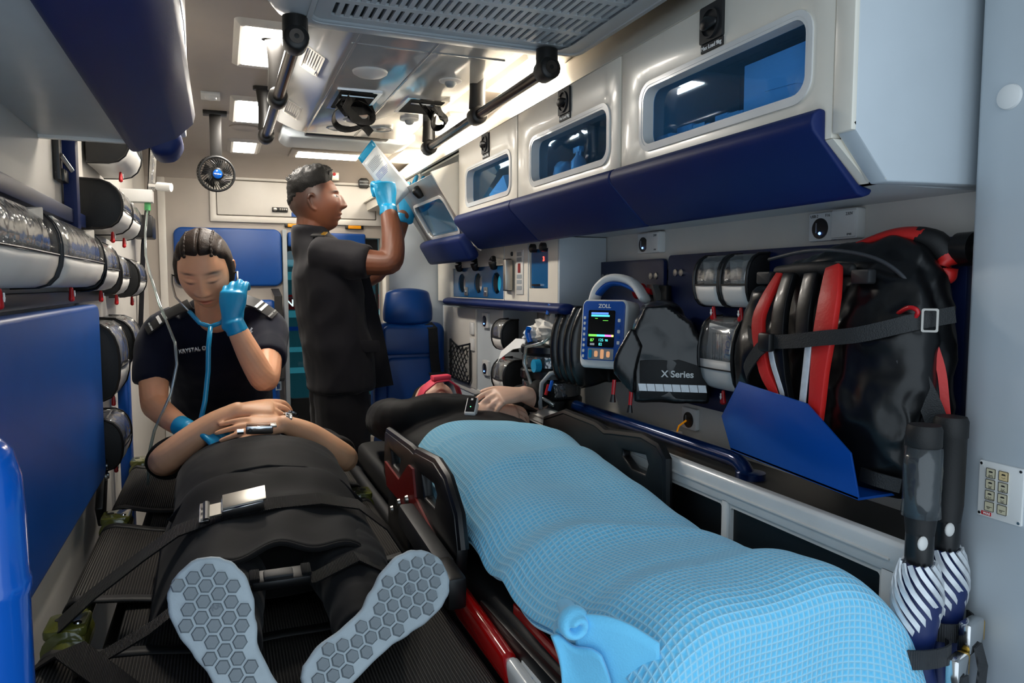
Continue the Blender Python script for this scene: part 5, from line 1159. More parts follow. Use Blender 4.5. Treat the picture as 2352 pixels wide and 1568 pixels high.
XLf = [(.70, .445), (.9, .43), (1.05, .425), (1.2, .425), (1.4, .432), (1.7, .44), (2.05, .47)]
XRt = [(.70, .868), (.9, .868), (1.2, .862), (1.5, .860), (2.05, .85)]
def blanket_pt(i, j):
    k = (i-.5)*2; L = j*1.62                       # length from the chest hem
    if L < 1.30: y = 2.03-L; drop = 0
    else:
        a = min((L-1.30)/.035, PI/2); rest = max(0, L-1.30-.035*PI/2); y = .73-.035*math.sin(a)-.02*rest; drop = .035*(1-math.cos(a))+rest
    zc = interp(ZT, max(y, .72)); xl, xr = interp(XLf, y), interp(XRt, y); xm = (xl+xr)/2; hw = (xr-xl)/2
    u = max(-1, min(1, k*1.28)); over = max(0, abs(k*1.28)-1)
    x = xm+u*hw
    side = abs(u)**4
    z = zc-.085*side*(1-min(1, drop*4))
    # legs and feet
    leg = math.exp(-((x-.55)/.07)**2)+math.exp(-((x-.75)/.07)**2)
    z += .008*leg*interp([(.68, 0), (.75, 1.3), (.85, 1), (1.3, .6), (1.6, 0)], y)*(1 if drop < .01 else 1-min(1, drop*5))
    # folds
    z += .006*math.sin(14*(x+.9*y)+1.5*math.sin(4*y))*(1-side)*.8+.004*noise.noise(Vector((x*7, y*5, 1)))*1.5
    z += .010*math.exp(-((y-1.02-.35*(.7-x))/.035)**2)-.009*math.exp(-((y-1.10-.35*(.7-x))/.04)**2)
    z += .006*math.exp(-((y-1.45-.25*(x-.6))/.03)**2)+.005*math.exp(-((y-1.68+.2*(x-.6))/.025)**2)
    if over:
        if k < 0: x -= (.018*math.sin(over*9)+.012*math.sin(18*y)*over*3)*interp([(1.28, -.6), (1.48, 1)], y); z -= over*.34*interp([(1.28, .06), (1.48, 1)], y)
        else: x += .010*math.sin(over*6); z -= over*.30
    if drop:
        w = min(1, drop*3)
        y -= w*(.042*math.sin(16*x+.3)+.014*math.sin(37*x+2))+.5*drop*.02
        x = xm+(x-xm)*(1+.28*drop); z -= drop*(1 if True else 0)
        y -= .03*drop
    return (x, y, z)
t = thing('blanket', 'light blue waffle-weave blanket draped over the lying patient', 'blanket', (.65, 1.4, .5))
nu, nv = 170, 260
bo = MB().sheet(nu, nv, blanket_pt).build('blanket_cloth', 'waffle_blue', t, smooth=True)
me = bo.data; uvl = me.uv_layers.new(name='UVMap')
for lp in me.loops:
    vi = lp.vertex_index; uvl.data[lp.index].uv = ((vi % nu)/(nu-1)*.62, (vi//nu)/(nv-1)*1.62)
md = bo.modifiers.new('t', 'SOLIDIFY'); md.thickness = .004; md.offset = -1
# gathered corner hanging at the aisle side: twisted cloth, side fold and hanging flap
sp_ = [(.394+.018*(1-k/26)*math.cos(k*.62), .79-.001*k, .803+.018*(1-k/26)*math.sin(k*.62)) for k in range(15)]
b = MB().loft([(p, .0055, .011) for p in sp_], up=(0, 1, 0), sub=3, n=14)
b.loft([((.437, .90, .775), .012, .006), ((.425, .86, .782), .014, .008), ((.408, .82, .795), .014, .009), ((.400, .79, .80), .012, .008)], sub=4)
b.loft([((.418, .87, .762), .010, .005), ((.400, .83, .772), .012, .006), ((.388, .80, .788), .011, .006)], sub=4)
b.build('gathered_corner', 'blanket_plain', t, remesh=.0028, rsm=2)
def flap(i, j): return (.368+.048*i+.030*j+.005*math.sin(6*j), .792-.030*i+.010*math.sin(4*i+3*j)-.015*j, .788-.15*j-.018*i+.004*math.sin(9*i))
MB().sheet(18, 18, flap).build('hanging_flap', 'blanket_plain', t, solid=.006, smooth=True)
def sfold(i, j): return (.398+.075*i+.030*j, .790-.075*i+.016*math.sin(7*i+1)*j, .812-.38*j-.016*i+.012*math.sin(PI*i)*(1-j))
MB().sheet(24, 24, sfold).build('side_fold', 'blanket_plain', t, solid=.005, smooth=True)
# ================================================================== people
def frame(o, f, u):
    """matrix with +y = f (forward), +z ~ u (up), +x to the right of f"""
    f = Vector(f).normalized(); u = Vector(u); x = f.cross(u).normalized(); u = x.cross(f)
    M = Matrix.Identity(4)
    for i in range(3): M[i][0] = x[i]; M[i][1] = f[i]; M[i][2] = u[i]; M[i][3] = o[i]
    return M
g2 = lambda a, b: math.exp(-a*a-b*b)
def head_dir(d, fem, grow=0):
    x, y, z = d
    rx, rf, rb, ru, rd = (.072, .089, .098, .114, .110) if fem else (.075, .092, .103, .116, .114)
    p = Vector((rx*math.copysign(abs(x)**.92, x), (rf if y > 0 else rb)*math.copysign(abs(y)**.95, y), (ru if z > 0 else rd)*z))
    t = max(0, -p.z/rd)
    p.x *= 1-(.40 if fem else .32)*t**2.0
    if p.y < 0: p.y *= 1-.5*t**1.2
    else: p.y *= 1-.06*t
    if y > 0:
        ax = abs(p.x); X, Z = p.x, p.z; e = 0
        if -.046 < Z < .024:
            if Z > -.034: a = (.024-Z)/.058
            else: a = max(0, 1-((-.034-Z)/.011)**2)
            e += (.024 if fem else .025)*a**.9*math.exp(-(X/(.0085+.0065*min(1, max(0, (.02-Z)/.05))))**2)
        e += .0065*g2((ax-.0145)/.007, (Z+.034)/.008)
        e -= .011*g2((ax-.031)/.017, (Z-.011)/.012)
        e += .0085*g2((ax-.031)/.0125, (Z-.005)/.0080)
        e += (.002 if fem else .005)*g2((ax-.030)/.02, (Z-.027)/.008)
        e += .0085*g2(X/.020, (Z+.059)/.0055)+.0095*g2(X/.018, (Z+.0735)/.006)-.006*g2(X/.026, (Z+.0660)/.0026)-.003*g2(X/.02, (Z+.084)/.005)
        e += (.007 if fem else .011)*g2(X/.020, (Z+.101)/.016)+.004*g2((ax-.042)/.02, (Z+.022)/.02)
        p.y += e
    return p
def head_grid(fem, nlat=70, nlon=96):
    D = [Vector((0, 0, -1))]; 
    for i in range(1, nlat):
        ph = -PI/2+PI*i/nlat
        for k in range(nlon):
            # denser sampling at the face
            la = 2*PI*k/nlon; la = la-.42*math.sin(la); D.append(Vector((math.cos(ph)*math.sin(la), math.cos(ph)*math.cos(la), math.sin(ph))))
    D.append(Vector((0, 0, 1))); L = len(D)-1
    F = [(0, 1+(k+1) % nlon, 1+k) for k in range(nlon)]
    for i in range(nlat-2): F += [(1+i*nlon+k, 1+i*nlon+(k+1) % nlon, 1+(i+1)*nlon+(k+1) % nlon, 1+(i+1)*nlon+k) for k in range(nlon)]
    F += [(L, 1+(nlat-2)*nlon+k, 1+(nlat-2)*nlon+(k+1) % nlon) for k in range(nlon)]
    return D, F
def add_head(b, M, fem, s):
    D, F = head_grid(fem); b.add([M @ (head_dir(d, fem)*s) for d in D], F)
    for sx in (-1, 1):        # ears: rim, bowl and lobe
        E_ = lambda y, z, o=0: M @ (Vector((sx*(.070+o), y, z))*s)
        b.loft([(E_(-.002, -.030), .006*s, .005*s), (E_(-.012, -.018, .004), .007*s, .0055*s), (E_(-.018, .004, .010), .006*s, .0045*s), (E_(-.012, .022, .010), .006*s, .0045*s), (E_(0, .026, .006), .006*s, .004*s), (E_(.007, .015, .001), .005*s, .004*s)], sub=4, n=10)
        b.loft([(E_(-.004, -.02, -.002), .012*s, .006*s), (E_(-.005, .012, -.002), .013*s, .006*s)], up=M.to_3x3() @ Vector((1, 0, 0)), sub=2, n=10)
def add_hand(b, wrist, f, back, right, curls, size=1.0, thick=0, thumb=(.3, .3), splay=.07, tdir=None):
    f = Vector(f).normalized(); back = Vector(back); back = (back-f*back.dot(f)).normalized(); t = f.cross(back)*(-1 if right else 1); w = Vector(wrist); s = size
    b.loft([(w-f*.02*s, .026*s+thick, .019*s+thick), (w+f*.02*s, .030*s+thick, .019*s+thick), (w+f*.055*s, .039*s+thick, .0165*s+thick), (w+f*.088*s, .040*s+thick, .013*s+thick)], up=back, sub=3, n=16, cap=.6)
    offs = (.029, .010, -.010, -.028); lens = ((.040, .025, .021), (.045, .029, .022), (.041, .027, .022), (.032, .021, .019))
    tips = []
    for i in range(4):
        p = w+f*(.084-.004*abs(i-1.2))*s+t*offs[i]*s; a = 0; pts = [(p-f*.02*s, .0095*s+thick)]
        sp = splay*(1.2-i)
        for j in range(3):
            pts.append((p, (.0096, .0088, .0078)[j]*s*(.88 if i == 3 else 1)+thick)); a += R_(curls[i][j])
            dr = ((f*math.cos(sp)+t*math.sin(sp))*math.cos(a)-back*math.sin(a)); p = p+dr*lens[i][j]*s
        pts.append((p, .0066*s*(.9 if i == 3 else 1)+thick)); tips.append(p)
        b.loft([(q, r, r) for q, r in pts], up=t, sub=4, n=10)
    o, fl = thumb
    d1 = (t*(.55+o)+f*.75-back*.25).normalized(); d2 = (t*(.30+o*.7)+f*.9-back*(.2+fl)).normalized(); d3 = (t*(.12+o*.5)+f*.9-back*(.25+fl*1.6)).normalized()
    p0 = w+f*.018*s+t*.022*s-back*.004*s; p1 = p0+d1*.044*s; p2 = p1+d2*.034*s; p3 = p2+d3*.026*s
    b.loft([(p0, .014*s+thick, .012*s+thick), (p1, .0105*s+thick, .0105*s+thick), (p2, .0095*s+thick, .0095*s+thick), (p3, .0075*s+thick, .0075*s+thick)], up=t, sub=4, n=10)
    return tips, p3
def skin(name, base, dark):
    m = mat(name, base, .46, var=.05, vscale=18, sub=.12, bump=.05, bscale=500); nt = m.node_tree; b = nt.nodes['Principled BSDF']
    at = nt.nodes.new('ShaderNodeAttribute'); at.attribute_name = 'tone'
    mx = nt.nodes.new('ShaderNodeMix'); mx.data_type = 'RGBA'; mx.blend_type = 'MULTIPLY'; mx.inputs[0].default_value = 1
    src = [l.from_socket for l in nt.links if l.to_socket == b.inputs['Base Color']][0]
    nt.links.new(src, mx.inputs[6]); nt.links.new(at.outputs['Color'], mx.inputs[7]); nt.links.new(mx.outputs[2], b.inputs['Base Color'])
    return m
skin('skin_light', '#eaa981', 0); skin('skin_pale', '#dcb49c', 0); skin('skin_dark', '#74452f', 0); skin('skin_tan', '#e0a983', 0)
def tone(o, fn):
    me = o.data; at = me.attributes.new('tone', 'FLOAT_COLOR', 'POINT'); w = wloc(o)
    for i, v in enumerate(me.vertices): at.data[i].color = (*fn(v.co+w), 1)
def wrinkle(o, amp, sc, seed=0, st=(1, 1, 1)):
    nr = [v.normal.copy() for v in o.data.vertices]
    for v, vn in zip(o.data.vertices, nr):
        q = v.co; k = noise.noise(Vector((q.x*sc*st[0]+seed, q.y*sc*st[1], q.z*sc*st[2]))); k2 = noise.noise(Vector((q.x*sc*2.3*st[0], q.y*sc*2.3*st[1]+seed, q.z*sc*2.3*st[2])))
        v.co = q+vn*((1-abs(k)*2.2)*.6+k2*.5)*amp
def face_tone(Minv, s, fem, lash, fade=None):
    def fn(w):
        p = (Minv @ w)/s; c = Vector((1, 1, 1))
        if p.length < .20 and p.z > -.13:
            x, y, z = p; ax = abs(x)
            if y > .03:
                lp = min(1, max(0, 1.5*(g2(x/.021, (z+.066)/.0095))-.25))
                c = c.lerp(Vector((.80, .46, .46)) if fem else Vector((.78, .58, .56)), lp)
                c = c.lerp(Vector((.28, .12, .11)), .95*g2(x/.021, (z+.0660)/.0022))
                br = g2((ax-.033)/.017, (z-(.026-.10*max(0, ax-.035)))/.0040)
                c = c.lerp(Vector((.16, .11, .10)), min(1, br*(1.0 if fem else 1.3)))
                ey = g2((ax-.031)/.0125, (z-(-.001 if lash else .006)-(-1 if lash else 1)*-9*(ax-.031)**2)/(.0026 if lash else .0032))
                c = c.lerp(Vector((.10, .06, .05)), min(1, ey*1.3))
                if lash: c = c.lerp(Vector((.70, .48, .42)), .6*g2((ax-.031)/.014, (z-.013)/.0018))
                c = c.lerp(Vector((.55, .38, .36)), .6*g2((ax-.009)/.004, (z+.041)/.003))
                c = c.lerp(Vector((1.04, .90, .86)), .5*g2((ax-.042)/.02, (z+.02)/.02))
            if fade: 
                f = fade(p); c = c.lerp(Vector((.16, .13, .13)), f)
        return c
    return fn
def hair_shell(name, M, s, fem, rule, m, parent, disp):
    D, F = head_grid(fem, 64, 90); vs = []
    for d in D:
        p = head_dir(Vector(d), fem); k = rule(p, d)
        q = p*(1+.0)+d*(-.016+(.016+disp(p, d))*k)
        vs.append(M @ (q*s))
    return MB().add(vs, F).build(name, m, parent, smooth=True)

# ------------------------------------------------------------------ seated woman
W = thing('person', 'woman in a navy uniform shirt bending over, listening through a stethoscope', 'person', (0, 2.9, 0))
HM = frame((-.040, 2.30, 1.262), (-.10, -.88, -.42), (-.10, -.30, .95)); hs = .99
b = MB(); add_head(b, HM, True, hs)
b.loft([((-.015, 2.40, 1.13), .058, .056), ((-.025, 2.365, 1.19), .050, .05), ((-.035, 2.335, 1.23), .048, .05)], up=(0, 1, 0))
b.loft([((.0, 2.78, .78), .10, .06), ((-.01, 2.60, .97), .11, .06), ((-.02, 2.47, 1.085), .11, .045)], up=(0, 1, 0))
b.loft([((-.165, 2.46, 1.07), .040), ((-.187, 2.41, .98), .043), ((-.188, 2.35, .885), .038), ((-.175, 2.315, .865), .036), ((-.13, 2.22, .842), .031), ((-.098, 2.165, .830), .025)])
b.loft([((.125, 2.46, 1.09), .040), ((.130, 2.36, 1.05), .044), ((.118, 2.23, .965), .040), ((.105, 2.20, .958), .038), ((.070, 2.19, 1.03), .034), ((.035, 2.19, 1.11), .026)])
body = b.build('body', 'skin_light', W, remesh=.0030, rsm=1)
tone(body, face_tone(HM.inverted(), hs, True, True, lambda p: .8*min(1, max(0, (p.z-.072+.5*max(0, abs(p.x)-.03))*80)) if p.y > -.02 and p.z > .05 else 0))
b = MB()
b.loft([((.0, 2.86, .64), .165, .12), ((.0, 2.80, .76), .165, .118), ((-.005, 2.64, .93), .165, .115), ((-.015, 2.51, 1.05), .165, .105), ((-.02, 2.45, 1.115), .13, .075), ((-.02, 2.42, 1.15), .075, .062)], up=(0, 1, 0), n=28, cap=.2)
b.loft([((-.12, 2.46, 1.105), .062, .058), ((-.172, 2.45, 1.07), .064, .058), ((-.188, 2.42, 1.00), .060, .056), ((-.19, 2.395, .935), .058, .054)], cap=.12)
b.loft([((.085, 2.46, 1.125), .060, .058), ((.130, 2.42, 1.09), .064, .058), ((.130, 2.35, 1.04), .060, .056), ((.124, 2.285, 1.0), .056, .053)], cap=.12)
shirt = b.build('shirt', 'shirt_navy', W, remesh=.007, rsm=5); wrinkle(shirt, .004, 9, 3)
MB().loft([((-.07, 2.42, 1.148), .02, .008), ((-.02, 2.375, 1.135), .02, .008), ((.03, 2.41, 1.158), .02, .008)], up=(0, 0, 1), sub=5).build('collar', 'shirt_navy', W, smooth=True)
for s_, pts in ((1, [(-.085, 2.395, 1.165), (-.145, 2.39, 1.135), (-.205, 2.395, 1.085)]), (2, [(.045, 2.40, 1.185), (.10, 2.385, 1.165), (.155, 2.37, 1.125)])):
    wv0 = (-.15, -.72, -.68) if s_ == 1 else (.15, -.72, -.68)
    e = MB().ribbon(pts, wv0, .046, .006).build('epaulette', 'charcoal', W, bevel=.002)
    P0, P1 = Vector(pts[1]), Vector(pts[2]); dr = (P1-P0).normalized(); wv = Vector(wv0); wv = (wv-dr*wv.dot(dr)).normalized(); nn = dr.cross(wv); nn = nn if nn.y < 0 else -nn
    for q in (.15, .38): MB().obox(P0+(P1-P0)*q+nn*.0045, dr, wv, nn, .0045, .0225, .001).build('rank_stripe', 'ink_white', e)
    text('epaulette_lettering', 'CIVIL DEFENCE', .0072, P0+(P1-P0)*.80+nn*.0048+wv*(-.023 if s_ == 1 else -.023), wv, -dr if s_ == 1 else dr, 'ink_white', e, .0003)
wv = Vector((1, .05, .12)).normalized()
text('name_lettering', 'KRYSTAL OW', .0145, (-.118, 2.352, 1.020), wv, (0, .25, 1), 'ink_white', W, .012)
st = MB()
for k in range(3):
    a = PI*k/3; st.obox((.080, 2.352, 1.080), (math.cos(a), 0, math.sin(a)), (0, 1, 0), (-math.sin(a), 0, math.cos(a)), .013, .010, .002)
st.build('star_badge', 'reflective', W)
b = MB(); add_hand(b, (-.098, 2.165, .830), (.75, -.62, -.05), (.2, -.3, .9), True, [(25, 30, 20)]*4, .95, .001)
b.loft([((-.115, 2.185, .836), .029, .029), ((-.09, 2.155, .828), .027, .026)], cap=.2)
b.build('glove', 'glove', W, remesh=.0035, rsm=2)
b = MB(); add_hand(b, (.026, 2.190, 1.118), (.10, .05, 1), (-.25, -1, .05), False, [(24, 60, 35), (28, 65, 40), (32, 70, 40), (36, 70, 40)], .92, .001, thumb=(-.55, .9), splay=.02)
b.loft([((.043, 2.19, 1.088), .030, .030), ((.032, 2.19, 1.120), .028, .027)], cap=.2)
b.build('glove', 'glove', W, remesh=.0035, rsm=2)
def w_rule(p, d):
    hl = .074-1.0*max(0, abs(p.x)-.034)                       # hairline: high in the middle, falling to the temples
    front = 1/(1+math.exp(-(p.z-hl)*260)) if p.y > 0 else 1
    if p.y > 0 and abs(p.x) > .058: front = max(front, 1/(1+math.exp(-(.030-p.y)*200))*(1 if p.z > -.03 else 0))
    low = 1/(1+math.exp(-(p.z+.055)*150)) if p.y <= 0 else 1
    return front*low
hair = hair_shell('hair', HM, hs, True, w_rule, 'hair_brown', W, lambda p, d: .011-.009*math.exp(-(p.x/.003)**2)*(1 if p.z > .05 and p.y > -.02 else 0)-.008*(math.exp(-((abs(p.x)-.047)/.0028)**2) if p.z > .045 and p.y > -.02 else 0)+.0015*noise.noise(p*60))
b = MB()
for sx in (-1, 1):    # braids along the crown running to the back
    for off in (.036,):
        for k in range(14):
            a = k/13; p = head_dir(Vector((sx*off/.075, math.cos(a*2.2+.55)*.9, math.sin(min(PI/2, a*2.2+.75)))).normalized(), True); p = p*1.085
            b.ball(HM @ (p*hs), .0065, 8, 6)
b.build('braids', 'hair_brown', W, remesh=.004, rsm=1)
MB().loft([(HM @ Vector((.012, -.095, -.01)), .035, .03), (HM @ Vector((.02, -.125, -.03)), .04, .035)], sub=3).build('bun', 'hair_brown', W, smooth=True)
b = MB()
for sx in (-.085, .085):
    b.loft([((sx, 2.86, .66), .092, .09), ((sx*1.1, 2.875, .50), .085, .085), ((sx*1.15, 2.90, .36), .065, .065), ((sx*1.15, 2.95, .22), .058, .058), ((sx*1.15, 2.98, .09), .05, .05)], up=(0, 1, 0), cap=.3)
b.build('trousers', 'trouser_black', W, remesh=.009, rsm=3)
for sx in (-.098, .098): MB().loft([((sx, 3.0, .045), .042, .04), ((sx, 2.92, .035), .045, .032), ((sx, 2.84, .028), .04, .024)], sub=3).build('shoe', 'black_soft', W, smooth=True)
# stethoscope
S = thing('stethoscope', 'teal stethoscope hanging from the ears of the bending woman', 'stethoscope', (-.02, 2.25, .84))
E1 = HM @ (Vector((-.076, .002, -.012))*hs); E2 = HM @ (Vector((.078, .002, -.012))*hs)
if E1.x > E2.x: E1, E2 = E2, E1
J = Vector((-.028, 2.215, 1.105))
for e, sx in ((E1, -1), (E2, 1)):
    mid = Vector((e.x+sx*.012, e.y-.02, e.z-.02)); k = Vector((J.x+sx*.055, 2.235, 1.148))
    MB().tube([e, e+Vector((sx*.012, -.012, .004)), mid, k.lerp(mid, .5)+Vector((sx*.012, 0, 0)), k], .0030, 8).build('ear_tube', 'brushed', S, smooth=True)
    MB().ball(e, .006, 10, 8).build('ear_tip', 'black_plastic', S, smooth=True)
    MB().tube([k, k.lerp(J, .5)+Vector((0, -.004, -.012)), J], .0062, 10).build('yoke', 'teal_tube', S, smooth=True)
MB().tube([J, (-.035, 2.205, 1.05), (-.038, 2.20, .98), (-.048, 2.19, .90), (-.062, 2.175, .84)], .0070, 10).build('hose', 'teal_tube', S, smooth=True)
MB().lathe([(.022, 0), (.022, .008), (.014, .014)], (-.05, 2.12, .815), (0, 0, 1)).build('chest_piece', 'chrome', S, smooth=None)

# ------------------------------------------------------------------ standing man
Mn = thing('person', 'standing man in a charcoal uniform reaching up with blue gloves', 'person', (.44, 3.05, 0))
MH = frame((.370, 3.05, 1.550), (.93, -.27, .20), (-.16, 0, 1)); ms = 1.05
b = MB(); add_head(b, MH, False, ms)
b.loft([((.335, 3.06, 1.36), .066, .066), ((.345, 3.06, 1.43), .058, .060), ((.355, 3.055, 1.50), .055, .062)], up=(1, 0, 0))
b.loft([((.43, 3.06, 1.0), .10, .08), ((.42, 3.06, 1.2), .11, .08), ((.375, 3.06, 1.33), .09, .07)], up=(1, 0, 0))
b.loft([((.40, 2.93, 1.345), .055), ((.50, 2.86, 1.315), .052), ((.595, 2.81, 1.305), .047), ((.622, 2.81, 1.33), .045), ((.632, 2.85, 1.42), .043), ((.627, 2.90, 1.515), .032)])
b.loft([((.42, 3.19, 1.33), .05), ((.53, 3.22, 1.26), .046), ((.63, 3.2, 1.27), .042), ((.70, 3.15, 1.40), .038), ((.738, 3.11, 1.515), .030)])
body = b.build('body', 'skin_dark', Mn, remesh=.0033, rsm=1)
def m_fade(p):
    sg = lambda v: 1/(1+math.exp(-max(-40, min(40, v))))
    yb = .030+.030*sg((p.z-.035)*110); zb = -.020 if p.y > .0 else -.020-.045*sg((-.012-p.y)*90)
    side = sg((yb-p.y)*220)*sg((p.z-zb-.012)*110)*(.45+.5*min(1, max(0, (p.z-zb)/.07)))
    return min(.93, max(side, .93*sg((p.z-.080)*260)))
tone(body, face_tone(MH.inverted(), ms, False, False, m_fade))
def m_rule(p, d):
    hl = interp([(-.1, .0), (-.05, .03), (.0, .048), (.05, .060), (.08, .074)], p.y)
    return 1/(1+math.exp(-(p.z-hl)*120))
hair_shell('hair', MH, ms, False, m_rule, 'hair_black', Mn, lambda p, d: .004+.022*max(0, min(1, (p.z-.045)/.05))+.012*max(0, min(1, p.y/.07))*max(0, min(1, (p.z-.06)/.03))+.004*noise.noise(Vector((p.x*90, p.y*70, p.z*40)))+.005*noise.noise(p*140))
b = MB()
for k in range(110):
    an = random.uniform(-1.2, 1.2); yy = random.uniform(-.085, .085); zz = .108-.5*abs(yy)**2*8; q0 = Vector((math.sin(an)*.05, yy, zz*.95)); q0 = head_dir(Vector((math.sin(an)*.55, yy/.11, .85)).normalized(), False)*1.12; q1 = q0*1.06+Vector((0, -.010+.022*max(0, yy/.08), .010*random.random()))
    b.tube([MH @ (q0*ms), MH @ (q1*ms)], [.007, .0015], 5)
b.build('hair_tufts', 'hair_black', Mn, smooth=True)
for sx in (-1, 1):
    e = MB().ball(MH @ (Vector((sx*.0315, .0722, .0060))*ms), .0108*ms, 18, 12).build('eye', 'ink_white', Mn, smooth=True)
    fw = (MH.to_3x3() @ Vector((sx*.12, 1, .10))).normalized(); c = MH @ (Vector((sx*.0315, .0722, .0060))*ms)
    MB().lathe([(.0060, .0090*ms), (.0055, .0100*ms), (.002, .0112*ms)], c, fw, n=16).build('iris', 'ink', e, smooth=True)
b = MB()
b.loft([((.455, 3.055, .80), .19, .135), ((.450, 3.055, .92), .182, .138), ((.425, 3.055, 1.08), .172, .135), ((.405, 3.055, 1.22), .175, .135), ((.385, 3.06, 1.32), .17, .115), ((.355, 3.06, 1.385), .10, .085), ((.345, 3.06, 1.42), .070, .072), ((.343, 3.058, 1.455), .068, .068)], up=(1, 0, 0), n=28, cap=.1)
b.loft([((.36, 2.96, 1.335), .078, .075), ((.43, 2.91, 1.325), .078, .072), ((.50, 2.865, 1.312), .072, .068), ((.535, 2.845, 1.308), .070, .066)], cap=.1)
b.loft([((.37, 3.16, 1.335), .07, .07), ((.47, 3.21, 1.29), .065, .062), ((.52, 3.22, 1.27), .062, .06)], cap=.1)
shirt = b.build('jacket', 'shirt_charcoal', Mn, remesh=.008, rsm=5); wrinkle(shirt, .010, 8, 1, (1, 1, .7))
MB().prism([(.50, 1.005), (.585, 1.0), (.585, .955), (.53, .955), (.512, .968)], fY, 2.900, 2.909).build('pocket_flap', 'shirt_charcoal', Mn, bevel=.003)
MB().ribbon([(.535, 3.02, 1.30), (.56, 3.01, 1.15), (.585, 3.0, .98), (.605, 2.99, .80)], (1, .1, 0), [.05, .07, .09, .11], .006).build('jacket_front', 'shirt_charcoal', Mn, smooth=True)
MB().obox((.365, 2.965, 1.417), (.9, -.4, 0), (.4, .9, .3), (0, -.2, 1), .028, .02, .004).build('epaulette', 'charcoal', Mn, bevel=.002)
MB().obox((.385, 2.955, 1.422), (.9, -.4, 0), (.4, .9, .3), (0, -.2, 1), .008, .018, .003).build('rank_stripe', 'gold', Mn)
b = MB()
b.loft([((.45, 3.02, .86), .125, .105), ((.45, 2.995, .72), .118, .112), ((.455, 2.98, .48), .10, .10), ((.46, 2.985, .25), .085, .085), ((.46, 2.985, .09), .075, .08)], up=(1, 0, 0), cap=.1)
b.loft([((.44, 3.10, .86), .12, .105), ((.44, 3.12, .70), .112, .105), ((.44, 3.13, .45), .09, .09), ((.44, 3.13, .10), .075, .08)], up=(1, 0, 0), cap=.1)
tr = b.build('trousers', 'trouser_charcoal', Mn, remesh=.009, rsm=3); wrinkle(tr, .006, 6, 2, (.6, .6, 1.6))
for y in (2.985, 3.13): MB().loft([((.41, y, .05), .045, .045), ((.50, y, .045), .048, .04), ((.60, y, .03), .042, .028)], sub=3).build('shoe', 'black_soft', Mn, smooth=True)
b = MB(); add_hand(b, (.627, 2.90, 1.525), (-.12, .10, 1), (.1, -1, .1), True, [(62, 75, 40), (68, 80, 40), (74, 80, 40), (78, 80, 40)], 1.10, .0015, thumb=(-.5, .9))
b.loft([((.628, 2.895, 1.50), .037, .036), ((.627, 2.90, 1.53), .034, .031)], cap=.2)
b.build('glove', 'glove', Mn, remesh=.0036, rsm=2)
b = MB(); add_hand(b, (.752, 3.11, 1.515), (.10, -.12, 1), (-.4, -.9, -.05), False, [(12, 14, 10), (22, 20, 15), (35, 30, 20), (45, 35, 20)], 1.10, .0015, thumb=(.9, .1), splay=.14)
b.loft([((.733, 3.115, 1.495), .035, .033), ((.738, 3.11, 1.525), .032, .029)], cap=.2)
b.build('glove', 'glove', Mn, remesh=.0036, rsm=2)
# the sterile pack in his hand
t = thing('sterile_pack', 'white sterile pack with a blue top band held up by the man', 'package', (.62, 2.955, 1.55))
A0, A1, A2, A3 = Vector((.520, 2.955, 1.722)), Vector((.574, 2.945, 1.795)), Vector((.742, 2.965, 1.612)), Vector((.668, 2.965, 1.535))
def pk(i, j, off): return A0.lerp(A1, i).lerp(A3.lerp(A2, i), j)+Vector((0, off*(1 if True else 0), 0))
MB().sheet(8, 14, lambda i, j: pk(i, .11+.89*j, -.010*math.sin(PI*i)*math.sin(PI*min(1, j*1.1)))).build('pack_front', 'film_white', t, solid=.003, smooth=True)
MB().sheet(8, 4, lambda i, j: pk(i, .115*j, 0)).build('band', 'teal_tube', t, solid=.003, smooth=True)
for k in range(7):
    MB().sheet(2, 2, lambda i, j: pk(.12+.76*j*(.7+.3*((k*37) % 5)/5), .20+.022*k+.006*i, -.0118*math.sin(PI*(.12+.5*j))-.003)).build('print_line', 'ink_grey', t)
for k in range(6):
    MB().sheet(2, 2, lambda i, j: pk(.15+.7*j*(.7+.3*((k*29) % 5)/5), .40+.020*k+.006*i, -.0125*math.sin(PI*(.12+.5*j))-.003)).build('print_line', 'monitor_blue', t)

# ------------------------------------------------------------------ patient on the canvas stretcher
Lp = thing('person', 'patient in dark clothes lying on the canvas stretcher, soles forward', 'person', (.085, 1.8, .60))
LH = frame((.09, 2.50, .735), (0, -.25, 1), (0, 1, .2)); 
b = MB(); add_head(b, LH, True, .98)
b.loft([((.088, 2.38, .705), .052), ((.085, 2.30, .70), .056)], up=(0, 0, 1))
b.loft([((.085, 2.30, .70), .15, .075), ((.085, 2.1, .70), .16, .085), ((.085, 1.9, .71), .15, .085)], up=(0, 0, 1))
b.loft([((-.085, 2.34, .72), .045), ((-.14, 2.22, .735), .042), ((-.156, 2.145, .748), .038), ((-.13, 2.125, .772), .040), ((-.04, 2.12, .838), .034), ((.035, 2.115, .878), .025)])
b.loft([((.255, 2.34, .71), .045), ((.30, 2.22, .715), .042), ((.322, 2.125, .718), .038), ((.30, 2.10, .738), .040), ((.22, 2.085, .804), .034), ((.150, 2.06, .843), .025)])
add_hand(b, (.035, 2.115, .878), (1, -.03, .07), (-.1, -.35, .9), True, [(14, 35, 20), (22, 50, 30), (34, 55, 30), (40, 55, 30)], 1.0, thumb=(.1, .3), splay=.10)
add_hand(b, (.150, 2.06, .843), (-1, -.12, -.02), (0, -.65, .75), False, [(6, 8, 5), (8, 8, 5), (10, 8, 5), (12, 10, 5)], .96, thumb=(.0, .2))
body = b.build('body', 'skin_tan', Lp, remesh=.0038, rsm=2)
tone(body, face_tone(LH.inverted(), .98, True, True))
hair_shell('hair', LH, .98, True, w_rule, 'hair_brown', Lp, lambda p, d: .012+.003*noise.noise(p*60))
b = MB()
